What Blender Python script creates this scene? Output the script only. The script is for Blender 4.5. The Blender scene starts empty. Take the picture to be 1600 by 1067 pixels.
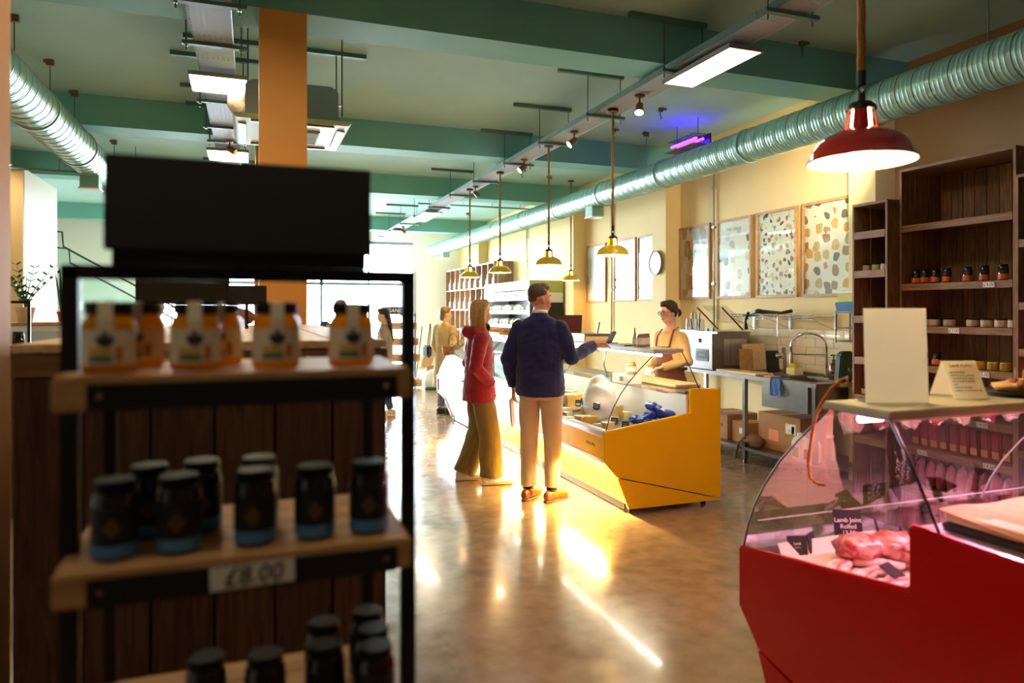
import bpy, bmesh, math, random
from mathutils import Vector, Matrix, Euler
random.seed(7)
PI = math.pi
scene = bpy.context.scene
COL = scene.collection

# ---------------------------------------------------------------- camera
cam_data = bpy.data.cameras.new('camera')
cam = bpy.data.objects.new('camera', cam_data)
COL.objects.link(cam)
cam.location = (0, 0, 1.56)
cam.rotation_euler = (PI / 2, 0, -math.radians(20.2))
cam_data.sensor_width = 36
cam_data.lens = 36 * 1110 / 1600
cam_data.shift_y = -47.5 / 1600
cam_data.clip_start = 0.02
cam_data.dof.use_dof = True
cam_data.dof.focus_distance = 6.0
cam_data.dof.aperture_fstop = 2.1
scene.camera = cam

# ---------------------------------------------------------------- world, exposure
scene.view_settings.view_transform = 'Standard'
scene.view_settings.look = 'None'
scene.view_settings.gamma = 1
scene.view_settings.use_curve_mapping = False
scene.view_settings.exposure = 1.55
world = bpy.data.worlds.new('daylight')
scene.world = world
world.use_nodes = True
bg = world.node_tree.nodes['Background']
bg.inputs['Color'].default_value = (0.78, 0.91, 1.0, 1)
bg.inputs['Strength'].default_value = 24.0
LED = 12.0          # warm ceiling panels
BULB = 120.0         # pendant bulbs

def portal(name, loc, sx, sy, rot):
    L = bpy.data.lights.new(name, 'AREA')
    L.shape = 'RECTANGLE'; L.size = sx; L.size_y = sy
    L.cycles.is_portal = True
    o = bpy.data.objects.new(name, L); COL.objects.link(o)
    o.location = loc; o.rotation_euler = rot
    return o
portal('window_portal', (0.0, 18.9, 1.8), 9.6, 3.6, (-PI / 2, 0, 0))

# ---------------------------------------------------------------- colour and materials
def lin(c):
    if isinstance(c, str):
        c = [int(c[i:i + 2], 16) / 255 for i in (1, 3, 5)]
    return tuple(x / 12.92 if x <= 0.04045 else ((x + 0.055) / 1.055) ** 2.4 for x in c)

MATS = {}
def M(name, col, rough=0.5, metal=0.0, var=0.0, vs=6.0, bump=0.0, bs=60.0, emit=0.0, ecol=None, spec=0.5, coat=0.0, rand=0.0, sheen=0.0, sub=0.0):
    if name in MATS: return MATS[name]
    m = bpy.data.materials.new(name); m.use_nodes = True
    nt = m.node_tree; p = nt.nodes['Principled BSDF']
    c = lin(col) + (1,)
    p.inputs['Base Color'].default_value = c
    p.inputs['Roughness'].default_value = rough
    p.inputs['Metallic'].default_value = metal
    p.inputs['Specular IOR Level'].default_value = spec
    p.inputs['Coat Weight'].default_value = coat
    p.inputs['Sheen Weight'].default_value = sheen
    if sub:
        p.inputs['Subsurface Weight'].default_value = sub
        p.inputs['Subsurface Radius'].default_value = (0.012, 0.005, 0.003)
    if emit:
        p.inputs['Emission Color'].default_value = (lin(ecol) if ecol else c[:3]) + (1,)
        p.inputs['Emission Strength'].default_value = emit
    tc = nt.nodes.new('ShaderNodeTexCoord')
    src = None
    if var:
        n = nt.nodes.new('ShaderNodeTexNoise'); n.inputs['Scale'].default_value = vs; n.inputs['Detail'].default_value = 6
        nt.links.new(tc.outputs['Object'], n.inputs['Vector'])
        r = nt.nodes.new('ShaderNodeMapRange')
        r.inputs['From Min'].default_value = 0.3; r.inputs['From Max'].default_value = 0.7
        r.inputs['To Min'].default_value = 1 - var; r.inputs['To Max'].default_value = 1 + var
        nt.links.new(n.outputs['Fac'], r.inputs['Value']); src = r.outputs['Result']
    if rand:
        oi = nt.nodes.new('ShaderNodeObjectInfo')
        r2 = nt.nodes.new('ShaderNodeMapRange')
        r2.inputs['To Min'].default_value = 1 - rand; r2.inputs['To Max'].default_value = 1 + rand
        nt.links.new(oi.outputs['Random'], r2.inputs['Value'])
        if src:
            mu = nt.nodes.new('ShaderNodeMath'); mu.operation = 'MULTIPLY'
            nt.links.new(src, mu.inputs[0]); nt.links.new(r2.outputs['Result'], mu.inputs[1]); src = mu.outputs[0]
        else: src = r2.outputs['Result']
    if src:
        vm = nt.nodes.new('ShaderNodeVectorMath'); vm.operation = 'SCALE'
        vm.inputs[0].default_value = c[:3]
        nt.links.new(src, vm.inputs['Scale']); nt.links.new(vm.outputs['Vector'], p.inputs['Base Color'])
    if bump:
        n = nt.nodes.new('ShaderNodeTexNoise'); n.inputs['Scale'].default_value = bs; n.inputs['Detail'].default_value = 4
        nt.links.new(tc.outputs['Object'], n.inputs['Vector'])
        b = nt.nodes.new('ShaderNodeBump'); b.inputs['Strength'].default_value = bump; b.inputs['Distance'].default_value = 0.01
        nt.links.new(n.outputs['Fac'], b.inputs['Height']); nt.links.new(b.outputs['Normal'], p.inputs['Normal'])
    MATS[name] = m
    return m

def wood(name, c1, c2, grain=(1, 1, 14), rough=0.6, rand=0.2, sc=5.0, knots=True):
    """two-tone timber: noise stretched along the grain axis (the axis with the small factor)"""
    if name in MATS: return MATS[name]
    m = bpy.data.materials.new(name); m.use_nodes = True
    nt = m.node_tree; p = nt.nodes['Principled BSDF']; p.inputs['Roughness'].default_value = rough
    tc = nt.nodes.new('ShaderNodeTexCoord'); mp = nt.nodes.new('ShaderNodeMapping'); mp.inputs['Scale'].default_value = grain
    nt.links.new(tc.outputs['Object'], mp.inputs['Vector'])
    oi = nt.nodes.new('ShaderNodeObjectInfo')
    ad = nt.nodes.new('ShaderNodeVectorMath'); ad.operation = 'ADD'
    cm = nt.nodes.new('ShaderNodeMath'); cm.operation = 'MULTIPLY'; cm.inputs[1].default_value = 40
    nt.links.new(oi.outputs['Random'], cm.inputs[0])
    nt.links.new(mp.outputs['Vector'], ad.inputs[0]); nt.links.new(cm.outputs[0], ad.inputs[1])
    n = nt.nodes.new('ShaderNodeTexNoise'); n.inputs['Scale'].default_value = sc; n.inputs['Detail'].default_value = 8; n.inputs['Distortion'].default_value = 0.6
    nt.links.new(ad.outputs['Vector'], n.inputs['Vector'])
    r = nt.nodes.new('ShaderNodeValToRGB')
    r.color_ramp.elements[0].position = 0.32; r.color_ramp.elements[0].color = lin(c1) + (1,)
    r.color_ramp.elements[1].position = 0.68; r.color_ramp.elements[1].color = lin(c2) + (1,)
    nt.links.new(n.outputs['Fac'], r.inputs['Fac'])
    r2 = nt.nodes.new('ShaderNodeMapRange'); r2.inputs['To Min'].default_value = 1 - rand; r2.inputs['To Max'].default_value = 1 + rand
    nt.links.new(oi.outputs['Random'], r2.inputs['Value'])
    vm = nt.nodes.new('ShaderNodeVectorMath'); vm.operation = 'SCALE'
    nt.links.new(r.outputs['Color'], vm.inputs[0]); nt.links.new(r2.outputs['Result'], vm.inputs['Scale'])
    nt.links.new(vm.outputs['Vector'], p.inputs['Base Color'])
    b = nt.nodes.new('ShaderNodeBump'); b.inputs['Strength'].default_value = 0.25; b.inputs['Distance'].default_value = 0.004
    nt.links.new(n.outputs['Fac'], b.inputs['Height']); nt.links.new(b.outputs['Normal'], p.inputs['Normal'])
    MATS[name] = m
    return m

def glass(name, tint=(1, 1, 1), refl=1.0, rough=0.0, extra=0.0):
    """thin sheet glass: clear transmission with a Fresnel mirror layer"""
    if name in MATS: return MATS[name]
    m = bpy.data.materials.new(name); m.use_nodes = True
    nt = m.node_tree; nt.nodes.clear()
    out = nt.nodes.new('ShaderNodeOutputMaterial'); mix = nt.nodes.new('ShaderNodeMixShader')
    tr = nt.nodes.new('ShaderNodeBsdfTransparent'); tr.inputs['Color'].default_value = tint + (1,)
    gl = nt.nodes.new('ShaderNodeBsdfGlossy'); gl.inputs['Roughness'].default_value = rough
    fr = nt.nodes.new('ShaderNodeFresnel'); fr.inputs['IOR'].default_value = 1.5
    ge = nt.nodes.new('ShaderNodeNewGeometry'); io = nt.nodes.new('ShaderNodeMapRange')   # same sheet reflectance from either side
    io.inputs['To Min'].default_value = 1.5; io.inputs['To Max'].default_value = 1 / 1.5
    nt.links.new(ge.outputs['Backfacing'], io.inputs['Value']); nt.links.new(io.outputs['Result'], fr.inputs['IOR'])
    mu = nt.nodes.new('ShaderNodeMath'); mu.operation = 'MULTIPLY_ADD'; mu.inputs[1].default_value = refl; mu.inputs[2].default_value = extra
    nt.links.new(fr.outputs['Fac'], mu.inputs[0]); nt.links.new(mu.outputs[0], mix.inputs['Fac'])
    nt.links.new(tr.outputs[0], mix.inputs[1]); nt.links.new(gl.outputs[0], mix.inputs[2]); nt.links.new(mix.outputs[0], out.inputs['Surface'])
    MATS[name] = m
    return m

def blobs(name, base, cols, scale=(1, 1, 1), sc=6.0, thr=0.33, lines=True, rough=0.25, coat=0.6, rnd=0.85):
    """a printed sheet: scattered coloured shapes on a pale ground (flat print)"""
    m = bpy.data.materials.new(name); m.use_nodes = True
    nt = m.node_tree; p = nt.nodes['Principled BSDF']; p.inputs['Roughness'].default_value = rough; p.inputs['Coat Weight'].default_value = coat
    p.inputs['Coat Roughness'].default_value = 0.02
    tc = nt.nodes.new('ShaderNodeTexCoord'); mp = nt.nodes.new('ShaderNodeMapping'); mp.inputs['Scale'].default_value = scale
    nt.links.new(tc.outputs['Object'], mp.inputs['Vector'])
    nz = nt.nodes.new('ShaderNodeTexNoise'); nz.inputs['Scale'].default_value = sc * 1.3
    nt.links.new(mp.outputs['Vector'], nz.inputs['Vector'])
    mx0 = nt.nodes.new('ShaderNodeMix'); mx0.data_type = 'VECTOR'; mx0.inputs['Factor'].default_value = 0.06
    nt.links.new(mp.outputs['Vector'], mx0.inputs[4]); nt.links.new(nz.outputs['Color'], mx0.inputs[5])
    v = nt.nodes.new('ShaderNodeTexVoronoi'); v.inputs['Scale'].default_value = sc; v.distance = 'MINKOWSKI'; v.inputs['Exponent'].default_value = 3; v.inputs['Randomness'].default_value = rnd
    v.voronoi_dimensions = '3D'
    nt.links.new(mx0.outputs[1], v.inputs['Vector'])
    sx = nt.nodes.new('ShaderNodeSeparateColor'); nt.links.new(v.outputs['Color'], sx.inputs['Color'])
    r = nt.nodes.new('ShaderNodeValToRGB'); r.color_ramp.interpolation = 'CONSTANT'
    els = r.color_ramp.elements
    for i, c in enumerate(cols):
        e = els[i] if i < 2 else els.new(i / len(cols))
        e.position = i / len(cols); e.color = lin(c) + (1,)
    nt.links.new(sx.outputs[0], r.inputs['Fac'])
    w = nt.nodes.new('ShaderNodeTexNoise'); w.inputs['Scale'].default_value = sc * 6; nt.links.new(mp.outputs['Vector'], w.inputs['Vector'])
    mxv = nt.nodes.new('ShaderNodeMix'); mxv.data_type = 'RGBA'; mxv.blend_type = 'MULTIPLY'; mxv.inputs[0].default_value = 0.3
    nt.links.new(r.outputs['Color'], mxv.inputs[6]); nt.links.new(w.outputs['Fac'], mxv.inputs[7])
    lt = nt.nodes.new('ShaderNodeMath'); lt.operation = 'LESS_THAN'; lt.inputs[1].default_value = thr
    nt.links.new(v.outputs['Distance'], lt.inputs[0])
    mx = nt.nodes.new('ShaderNodeMix'); mx.data_type = 'RGBA'; mx.inputs[6].default_value = lin(base) + (1,)
    nt.links.new(lt.outputs[0], mx.inputs[0]); nt.links.new(mxv.outputs[2], mx.inputs[7]); nt.links.new(mx.outputs[2], p.inputs['Base Color'])
    MATS[name] = m
    return m

# ---------------------------------------------------------------- mesh builder
BASE = {}
class MB:
    def __init__(s): s.v = []; s.f = []
    def add(s, vs, fs):
        o = len(s.v); s.v += [tuple(v) for v in vs]; s.f += [tuple(i + o for i in f) for f in fs]; return s
    def box(s, x0, x1, y0, y1, z0, z1):
        return s.add([(x0, y0, z0), (x1, y0, z0), (x1, y1, z0), (x0, y1, z0), (x0, y0, z1), (x1, y0, z1), (x1, y1, z1), (x0, y1, z1)],
                     [(0, 3, 2, 1), (4, 5, 6, 7), (0, 1, 5, 4), (1, 2, 6, 5), (2, 3, 7, 6), (3, 0, 4, 7)])
    def obox(s, c, d, rot=(0, 0, 0)):
        R = Euler(rot).to_matrix(); a, b, e = d[0] / 2, d[1] / 2, d[2] / 2
        vs = [Vector(c) + R @ Vector((x, y, z)) for z in (-e, e) for x, y in ((-a, -b), (a, -b), (a, b), (-a, b))]
        return s.add(vs, [(0, 3, 2, 1), (4, 5, 6, 7), (0, 1, 5, 4), (1, 2, 6, 5), (2, 3, 7, 6), (3, 0, 4, 7)])
    def cyl(s, p0, p1, r0, r1=None, n=12, cap=True):
        return s.tube([p0, p1], [r0, r0 if r1 is None else r1], n, cap)
    def tube(s, pts, r, n=8, cap=True, flat=1.0, ref=None):
        pts = [Vector(p) for p in pts]; k = len(pts)
        if not isinstance(r, (list, tuple)): r = [r] * k
        rings = []; prev = None
        for i, p in enumerate(pts):
            t = (pts[min(i + 1, k - 1)] - pts[max(i - 1, 0)])
            if t.length < 1e-9: t = Vector((0, 0, 1))
            t.normalize()
            if prev is None:
                u = (Vector(ref) if ref else (Vector((0, 0, 1)) if abs(t.z) < 0.9 else Vector((1, 0, 0))))
            else: u = prev
            u = u - t * u.dot(t)
            if u.length < 1e-6: u = t.orthogonal()
            u.normalize(); w = t.cross(u); prev = u
            ri = r[i]; ru, rw = (ri if isinstance(ri, (list, tuple)) else (ri, ri * flat))
            rings.append([p + u * (ru * math.cos(2 * PI * j / n)) + w * (rw * math.sin(2 * PI * j / n)) for j in range(n)])
        vs = [v for q in rings for v in q]; fs = []
        for i in range(k - 1):
            for j in range(n):
                j2 = (j + 1) % n
                fs.append((i * n + j, i * n + j2, (i + 1) * n + j2, (i + 1) * n + j))
        if cap: fs.append(tuple(range(n - 1, -1, -1))); fs.append(tuple((k - 1) * n + j for j in range(n)))
        return s.add(vs, fs)
    def lathe(s, prof, at=(0, 0, 0), n=24, rot=None, squash=(1, 1)):
        vs = []; R = Euler(rot).to_matrix() if rot else None
        for r, z in prof:
            for j in range(n):
                a = 2 * PI * j / n; q = Vector((r * math.cos(a) * squash[0], r * math.sin(a) * squash[1], z))
                if R: q = R @ q
                vs.append(q + Vector(at))
        fs = []; k = len(prof)
        for i in range(k - 1):
            for j in range(n):
                j2 = (j + 1) % n; fs.append((i * n + j, i * n + j2, (i + 1) * n + j2, (i + 1) * n + j))
        fs.append(tuple(range(n - 1, -1, -1))); fs.append(tuple((k - 1) * n + j for j in range(n)))
        return s.add(vs, fs)
    def prism(s, poly, axis, a, b):
        def mk(p, t): return {'x': (t, p[0], p[1]), 'y': (p[0], t, p[1]), 'z': (p[0], p[1], t)}[axis]
        n = len(poly); vs = [mk(p, a) for p in poly] + [mk(p, b) for p in poly]
        return s.add(vs, [tuple(range(n)), tuple(range(2 * n - 1, n - 1, -1))] + [(i, (i + 1) % n, n + (i + 1) % n, n + i) for i in range(n)])
    def sph(s, c, r, n=12, m=8):
        rr = r if isinstance(r, (list, tuple)) else (r, r, r); c = Vector(c)
        vs = [c + Vector((0, 0, -rr[2]))]
        for i in range(1, m):
            t = -PI / 2 + PI * i / m
            for j in range(n):
                a = 2 * PI * j / n; vs.append(c + Vector((rr[0] * math.cos(t) * math.cos(a), rr[1] * math.cos(t) * math.sin(a), rr[2] * math.sin(t))))
        vs.append(c + Vector((0, 0, rr[2]))); fs = []
        for j in range(n): fs.append((0, 1 + (j + 1) % n, 1 + j))
        for i in range(m - 2):
            for j in range(n):
                a = 1 + i * n + j; b = 1 + i * n + (j + 1) % n; fs.append((a, b, b + n, a + n))
        l = len(vs) - 1; o = 1 + (m - 2) * n
        for j in range(n): fs.append((o + j, o + (j + 1) % n, l))
        return s.add(vs, fs)
    def strip(s, A, B):
        n = len(A); return s.add(list(A) + list(B), [(i, i + 1, n + i + 1, n + i) for i in range(n - 1)])
    def mesh(s, name, smooth=False, bevel=0, off=(0, 0, 0), recalc=True):
        me = bpy.data.meshes.new(name)
        me.from_pydata([(v[0] - off[0], v[1] - off[1], v[2] - off[2]) for v in s.v], [], s.f)
        bm = bmesh.new(); bm.from_mesh(me)
        if recalc: bmesh.ops.recalc_face_normals(bm, faces=bm.faces)
        if bevel:
            es = [e for e in bm.edges if len(e.link_faces) == 2 and e.calc_face_angle(0) > 0.6]
            bmesh.ops.bevel(bm, geom=es, offset=bevel, segments=2, affect='EDGES', clamp_overlap=True)
        for f in bm.faces: f.smooth = bool(smooth)
        if smooth and smooth is not True:
            for e in bm.edges:
                if len(e.link_faces) == 2 and e.calc_face_angle(0) > smooth: e.smooth = False
        bm.to_mesh(me); bm.free()
        return me
    def build(s, name, mat, parent=None, smooth=False, bevel=0, local=False, label=None, cat=None, group=None, kind=None, recalc=True):
        if parent is not None: off = (0, 0, 0) if local else BASE[parent.name]
        else:
            xs, ys, zs = zip(*s.v); off = ((min(xs) + max(xs)) / 2, (min(ys) + max(ys)) / 2, min(zs))
        me = s.mesh(name, smooth, bevel, off, recalc)
        me.materials.append(mat)
        o = bpy.data.objects.new(name, me); COL.objects.link(o)
        if parent is not None: o.parent = parent; BASE[o.name] = BASE[parent.name]
        else: o.location = off; BASE[o.name] = off
        tag(o, label, cat, group, kind)
        return o

def tag(o, label=None, cat=None, group=None, kind=None):
    if label: o['label'] = label
    if cat: o['category'] = cat
    if group: o['group'] = group
    if kind: o['kind'] = kind
    return o
def thing(name, label, cat, loc=(0, 0, 0), rz=0, group=None, kind=None):
    o = bpy.data.objects.new(name, None); COL.objects.link(o)
    o.empty_display_size = 0.1
    o.location = loc; o.rotation_euler = (0, 0, rz); BASE[o.name] = tuple(loc)
    return tag(o, label, cat, group, kind)
def dup(root, loc, label=None, rz=None, scale=None, group=None):
    def cp(o, par):
        c = o.copy(); COL.objects.link(c)
        if par is not None: c.parent = par
        for ch in o.children: cp(ch, c)
        return c
    c = cp(root, None); c.location = loc
    if rz is not None: c.rotation_euler = (0, 0, rz)
    if scale is not None: c.scale = scale if isinstance(scale, (list, tuple)) else (scale,) * 3
    if label: c['label'] = label
    if group: c['group'] = group
    return c
ORD = ['first', 'second', 'third', 'fourth', 'fifth', 'sixth', 'seventh', 'eighth', 'ninth', 'tenth', 'eleventh', 'twelfth']

def text(name, body, mat, parent, loc, rot, size, ext=0.0006, align='CENTER', world_xy=True, shear=0.0, spacing=1.0):
    cu = bpy.data.curves.new(name, 'FONT'); cu.body = body; cu.size = size; cu.extrude = ext
    cu.align_x = align; cu.align_y = 'CENTER'; cu.shear = shear; cu.space_line = spacing; cu.resolution_u = 3
    t = bpy.data.objects.new(name, cu); COL.objects.link(t)
    bpy.context.view_layer.update()
    me = bpy.data.meshes.new_from_object(t.evaluated_get(bpy.context.evaluated_depsgraph_get()))
    bpy.data.objects.remove(t)
    me.materials.clear(); me.materials.append(mat)
    o = bpy.data.objects.new(name, me); COL.objects.link(o)
    b = BASE[parent.name] if world_xy else (0, 0, 0)
    o.location = (loc[0] - b[0], loc[1] - b[1], loc[2] - b[2]); o.rotation_euler = rot
    o.parent = parent
    return o

# ---------------------------------------------------------------- material library
m_ceiling = M('ceiling_paint', '#9cc4bd', 0.85, var=0.04, vs=1.5)
m_beam = M('beam_paint', '#72b2a6', 0.7, var=0.04, vs=1.5)
m_wall = M('cream_wall_paint', '#e6cc92', 0.8, var=0.03, vs=2)
m_white_wall = M('white_wall_paint', '#ece6da', 0.8)
m_column = M('tan_column_paint', '#dd9a44', 0.6, var=0.03)
m_mint_metal = M('mint_enamel_metal', '#8fb8a8', 0.32, metal=0.25, coat=0.3)
m_lid = M('black_lid', '#120f0e', 0.5, spec=0.25)
m_tray = M('galvanised_tray', '#b9c2cc', 0.42, metal=0.6)
m_green_rail = M('green_channel', '#54796a', 0.55)
m_rod = M('threaded_steel_rod', '#5f6a66', 0.45, metal=0.7)
m_steel = M('brushed_steel', '#8f8a82', 0.36, metal=0.95, var=0.08, vs=12)
m_chrome = M('chrome', '#d0cfcf', 0.08, metal=1)
m_alu = M('aluminium_profile', '#b9b6b8', 0.3, metal=0.8)
m_yellow = M('yellow_gloss_panel', '#ffc808', 0.22, coat=0.4, spec=0.4)
m_red = M('red_gloss_panel', '#c80a04', 0.25, coat=0.4, spec=0.4)
m_black = M('black_metal', '#17130f', 0.45)
m_dark = M('dark_plastic', '#1d1a19', 0.35)
m_board = M('blackboard', '#15120f', 0.8)
m_white = M('white_enamel', '#efefee', 0.3)
m_paper = M('white_paper', '#efe8da', 0.8, var=0.03, vs=9)
m_ink = M('black_ink', '#120e0c', 0.8)
m_chalk = M('chalk', '#e8e5dc', 0.9)
def paper_thin(name, col, tr=0.45):
    m = M(name, col, 0.8); nt = m.node_tree; p = nt.nodes['Principled BSDF']; out = nt.nodes['Material Output']
    tl = nt.nodes.new('ShaderNodeBsdfTranslucent'); tl.inputs['Color'].default_value = lin(col) + (1,); mx = nt.nodes.new('ShaderNodeMixShader'); mx.inputs[0].default_value = tr
    nt.links.new(p.outputs[0], mx.inputs[1]); nt.links.new(tl.outputs[0], mx.inputs[2]); nt.links.new(mx.outputs[0], out.inputs['Surface']); return m
m_thin = paper_thin('thin_white_paper', '#fbf3e2', 0.6)
m_brown_card = M('brown_cardboard', '#a8794a', 0.8, var=0.06, vs=8, rand=0.08)
m_kraft = M('kraft_paper', '#c79f68', 0.8, var=0.08, vs=9, bump=0.3, bs=20)
m_brass = M('aged_brass', '#8a6a45', 0.35, metal=0.8)
m_rope = M('jute_rope', '#a8763e', 0.95, var=0.25, vs=120, bump=0.6, bs=200)
w_crate = wood('dark_stained_pine', '#5a3a1e', '#8f6234', (14, 14, 1.2), rand=0.22)
w_block_shade = wood('shaded_block_timber', '#341e0d', '#583719', (14, 14, 1.2), rand=0.2)  # darker copy of the crate pine, the block's shade put into its colour
w_crate_h = wood('dark_stained_pine_shelf', '#6a4423', '#99693a', (14, 1.2, 14), rand=0.12)
w_crate_hx = wood('dark_stained_pine_shelf_across', '#6a4423', '#99693a', (1.2, 14, 14), rand=0.12)
w_pale = wood('pale_pine', '#c9a06a', '#e6c795', (14, 1.2, 14), rand=0.1)
w_pale_x = wood('pale_pine_board', '#a97c4b', '#c99c66', (1.2, 14, 14), rand=0.1)
w_oak = wood('oak_frame', '#a9793f', '#c4965a', (6, 6, 3), rand=0.08)
w_grey = wood('grey_brown_crate', '#71543c', '#a07b5a', (14, 14, 1.2), rand=0.2)
g_clear = glass('clear_glass', (0.97, 0.99, 0.98))
g_case = glass('display_glass', (0.95, 0.98, 0.97), 1.25)
g_meat = glass('meat_case_glass', (0.95, 0.95, 0.95), 2.6, extra=0.03)
g_jar = glass('jar_glass', (0.98, 0.97, 0.93), 1.2)
m_led = M('led_diffuser', '#fff4dc', 0.5, emit=LED, ecol='#ffe9c4')
m_bulb = M('warm_bulb', '#fff0c8', 0.5, emit=BULB, ecol='#ffcf8a')
m_lampwhite = M('lamp_white_inside', '#fff6e4', 0.5)
# ================================================================ the setting
def struct(name, mb, mat, **k): return mb.build(name, mat, kind='structure', **k)

def floor_mat():
    m = bpy.data.materials.new('polished_concrete'); m.use_nodes = True
    nt = m.node_tree; p = nt.nodes['Principled BSDF']
    tc = nt.nodes.new('ShaderNodeTexCoord')
    def noise(sc, det, dist=0.0):
        n = nt.nodes.new('ShaderNodeTexNoise'); n.inputs['Scale'].default_value = sc; n.inputs['Detail'].default_value = det; n.inputs['Distortion'].default_value = dist
        nt.links.new(tc.outputs['Object'], n.inputs['Vector']); return n
    n1 = noise(0.9, 10, 0.8); n2 = noise(9, 8, 0.2); n3 = noise(90, 3)
    r = nt.nodes.new('ShaderNodeValToRGB')
    r.color_ramp.elements[0].position = 0.3; r.color_ramp.elements[0].color = lin('#8b6f56') + (1,)
    r.color_ramp.elements[1].position = 0.72; r.color_ramp.elements[1].color = lin('#b3926f') + (1,)
    nt.links.new(n1.outputs['Fac'], r.inputs['Fac'])
    mr = nt.nodes.new('ShaderNodeMapRange'); mr.inputs['From Min'].default_value = 0.3; mr.inputs['From Max'].default_value = 0.7; mr.inputs['To Min'].default_value = 0.82; mr.inputs['To Max'].default_value = 1.12
    nt.links.new(n2.outputs['Fac'], mr.inputs['Value'])
    vm = nt.nodes.new('ShaderNodeVectorMath'); vm.operation = 'SCALE'
    nt.links.new(r.outputs['Color'], vm.inputs[0]); nt.links.new(mr.outputs['Result'], vm.inputs['Scale'])
    sp = nt.nodes.new('ShaderNodeMath'); sp.operation = 'GREATER_THAN'; sp.inputs[1].default_value = 0.78
    nt.links.new(n3.outputs['Fac'], sp.inputs[0])
    mx = nt.nodes.new('ShaderNodeMix'); mx.data_type = 'RGBA'; mx.inputs[7].default_value = lin('#86694f') + (1,)
    nt.links.new(sp.outputs[0], mx.inputs[0]); nt.links.new(vm.outputs['Vector'], mx.inputs[6]); nt.links.new(mx.outputs[2], p.inputs['Base Color'])
    rr = nt.nodes.new('ShaderNodeMapRange'); rr.inputs['From Min'].default_value = 0.3; rr.inputs['From Max'].default_value = 0.7; rr.inputs['To Min'].default_value = 0.13; rr.inputs['To Max'].default_value = 0.26
    nt.links.new(n2.outputs['Fac'], rr.inputs['Value']); nt.links.new(rr.outputs['Result'], p.inputs['Roughness'])
    p.inputs['Coat Weight'].default_value = 0.2; p.inputs['Coat Roughness'].default_value = 0.06
    p.inputs['Specular IOR Level'].default_value = 0.55
    return m
m_floor = floor_mat()
X0, XW, YB, YF = -4.6, 5.43, -2.6, 19.0
ZC, ZB = 3.75, 3.44
struct('floor', MB().box(X0 - 0.2, XW + 0.2, YB - 0.2, YF + 0.2, -0.1, 0), m_floor)
struct('ceiling', MB().box(X0 - 0.2, XW + 0.2, YB - 0.2, YF + 0.2, ZC, ZC + 0.1), m_ceiling)
struct('wall_right', MB().box(XW, XW + 0.2, 4.8, YF, 0, ZC), m_wall)
struct('wall_right_brown', MB().box(XW, XW + 0.2, YB, 4.8, 0, ZC), M('brown_wall_tone', '#a47a48', 0.8, var=0.03, vs=2))  # stretch behind the shelving, coloured darker than the rest of the right wall
struct('wall_left', MB().box(X0 - 0.2, X0, YB, YF, 0, ZC), m_white_wall)
struct('wall_rear', MB().box(X0, XW, YB - 0.2, YB, 0, ZC), M('dark_rear_wall', '#3f3024', 0.8))
for i, y in enumerate((1.1, 4.67, 8.21, 11.36, 16.5)):
    struct('ceiling_beam', MB().box(X0, XW, y, y + 0.36, ZB, ZC), m_beam)
for y0, y1 in ((1.2, 1.5), (4.8, 5.1), (8.19, 8.53), (11.08, 11.4), (16.5, 16.8)):
    struct('pilaster', MB().box(5.2, XW, y0, y1, 0, ZB + 0.0), m_wall)
for y in (4.67, 8.21, 11.36):
    struct('column', MB().box(0.05, 0.335, y, y + 0.34, 0, ZB), m_column)
struct('column', MB().box(-0.92, -0.612, 1.98, 2.28, 0, ZC), m_column)
# side block and stair core on the far side of the hall
struct('wall_return', MB().box(-4.6, -2.8, 11.0, 12.7, 0, ZB), m_white_wall)
struct('shaded_end_face', MB().box(-4.6, -2.795, 10.93, 11.0, 0, ZB), M('olive_end_shade', '#a48a5e', 0.8))  # unlit end face of the wall return, its shade put into the olive

# glazed shop front
fr_m = M('grey_window_frame', '#77838c', 0.4, metal=0.3)
struct('wall_back', MB().box(4.15, XW, YF, YF + 0.2, 0, ZC).box(X0, -4.2, YF, YF + 0.2, 0, ZC).box(-4.2, 4.15, YF, YF + 0.2, ZB - 0.02, ZC), m_white_wall)
edges = [-4.2, -3.0, -1.8, -0.6, 0.75, 1.75, 2.95, 4.15]
g_shop = glass('shop_window_glass', (0.97, 0.99, 1.0))
n = 1
for i in range(len(edges) - 1):
    a, b = edges[i], edges[i + 1]
    isdoor = (i == 4)
    w = thing('door_1' if isdoor else 'window_%d' % n, None, None, ((a + b) / 2, YF + 0.1, 0), kind='structure')
    if not isdoor: n += 1
    f = MB()
    for z0, z1 in ((0, 0.12), (2.24, 2.32), (3.34, 3.42)): f.box(a, b, YF + 0.06, YF + 0.14, z0, z1)
    wd = 0.11 if isdoor else 0.04
    for x in (a, b): f.box(x - wd / 2 if x == b else x, x if x == b else x + wd / 2, YF + 0.06, YF + 0.14, 0, 3.42)
    f.build('window_frame', fr_m, w)
    for z0, z1 in ((0.12, 2.24), (2.32, 3.34)):
        MB().box(a + wd / 2, b - wd / 2, YF + 0.095, YF + 0.105, z0, z1).build('pane', g_shop, w)
    if isdoor:
        MB().cyl((a + 0.14, YF + 0.02, 0.85), (a + 0.14, YF + 0.02, 1.45), 0.015).build('door_handle', m_steel, w)
struct('pavement', MB().box(-14, 16, YF + 0.2, 34, -0.14, -0.04), M('pavement_slab', '#a6a6a4', 0.8, var=0.1, vs=3))
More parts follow.
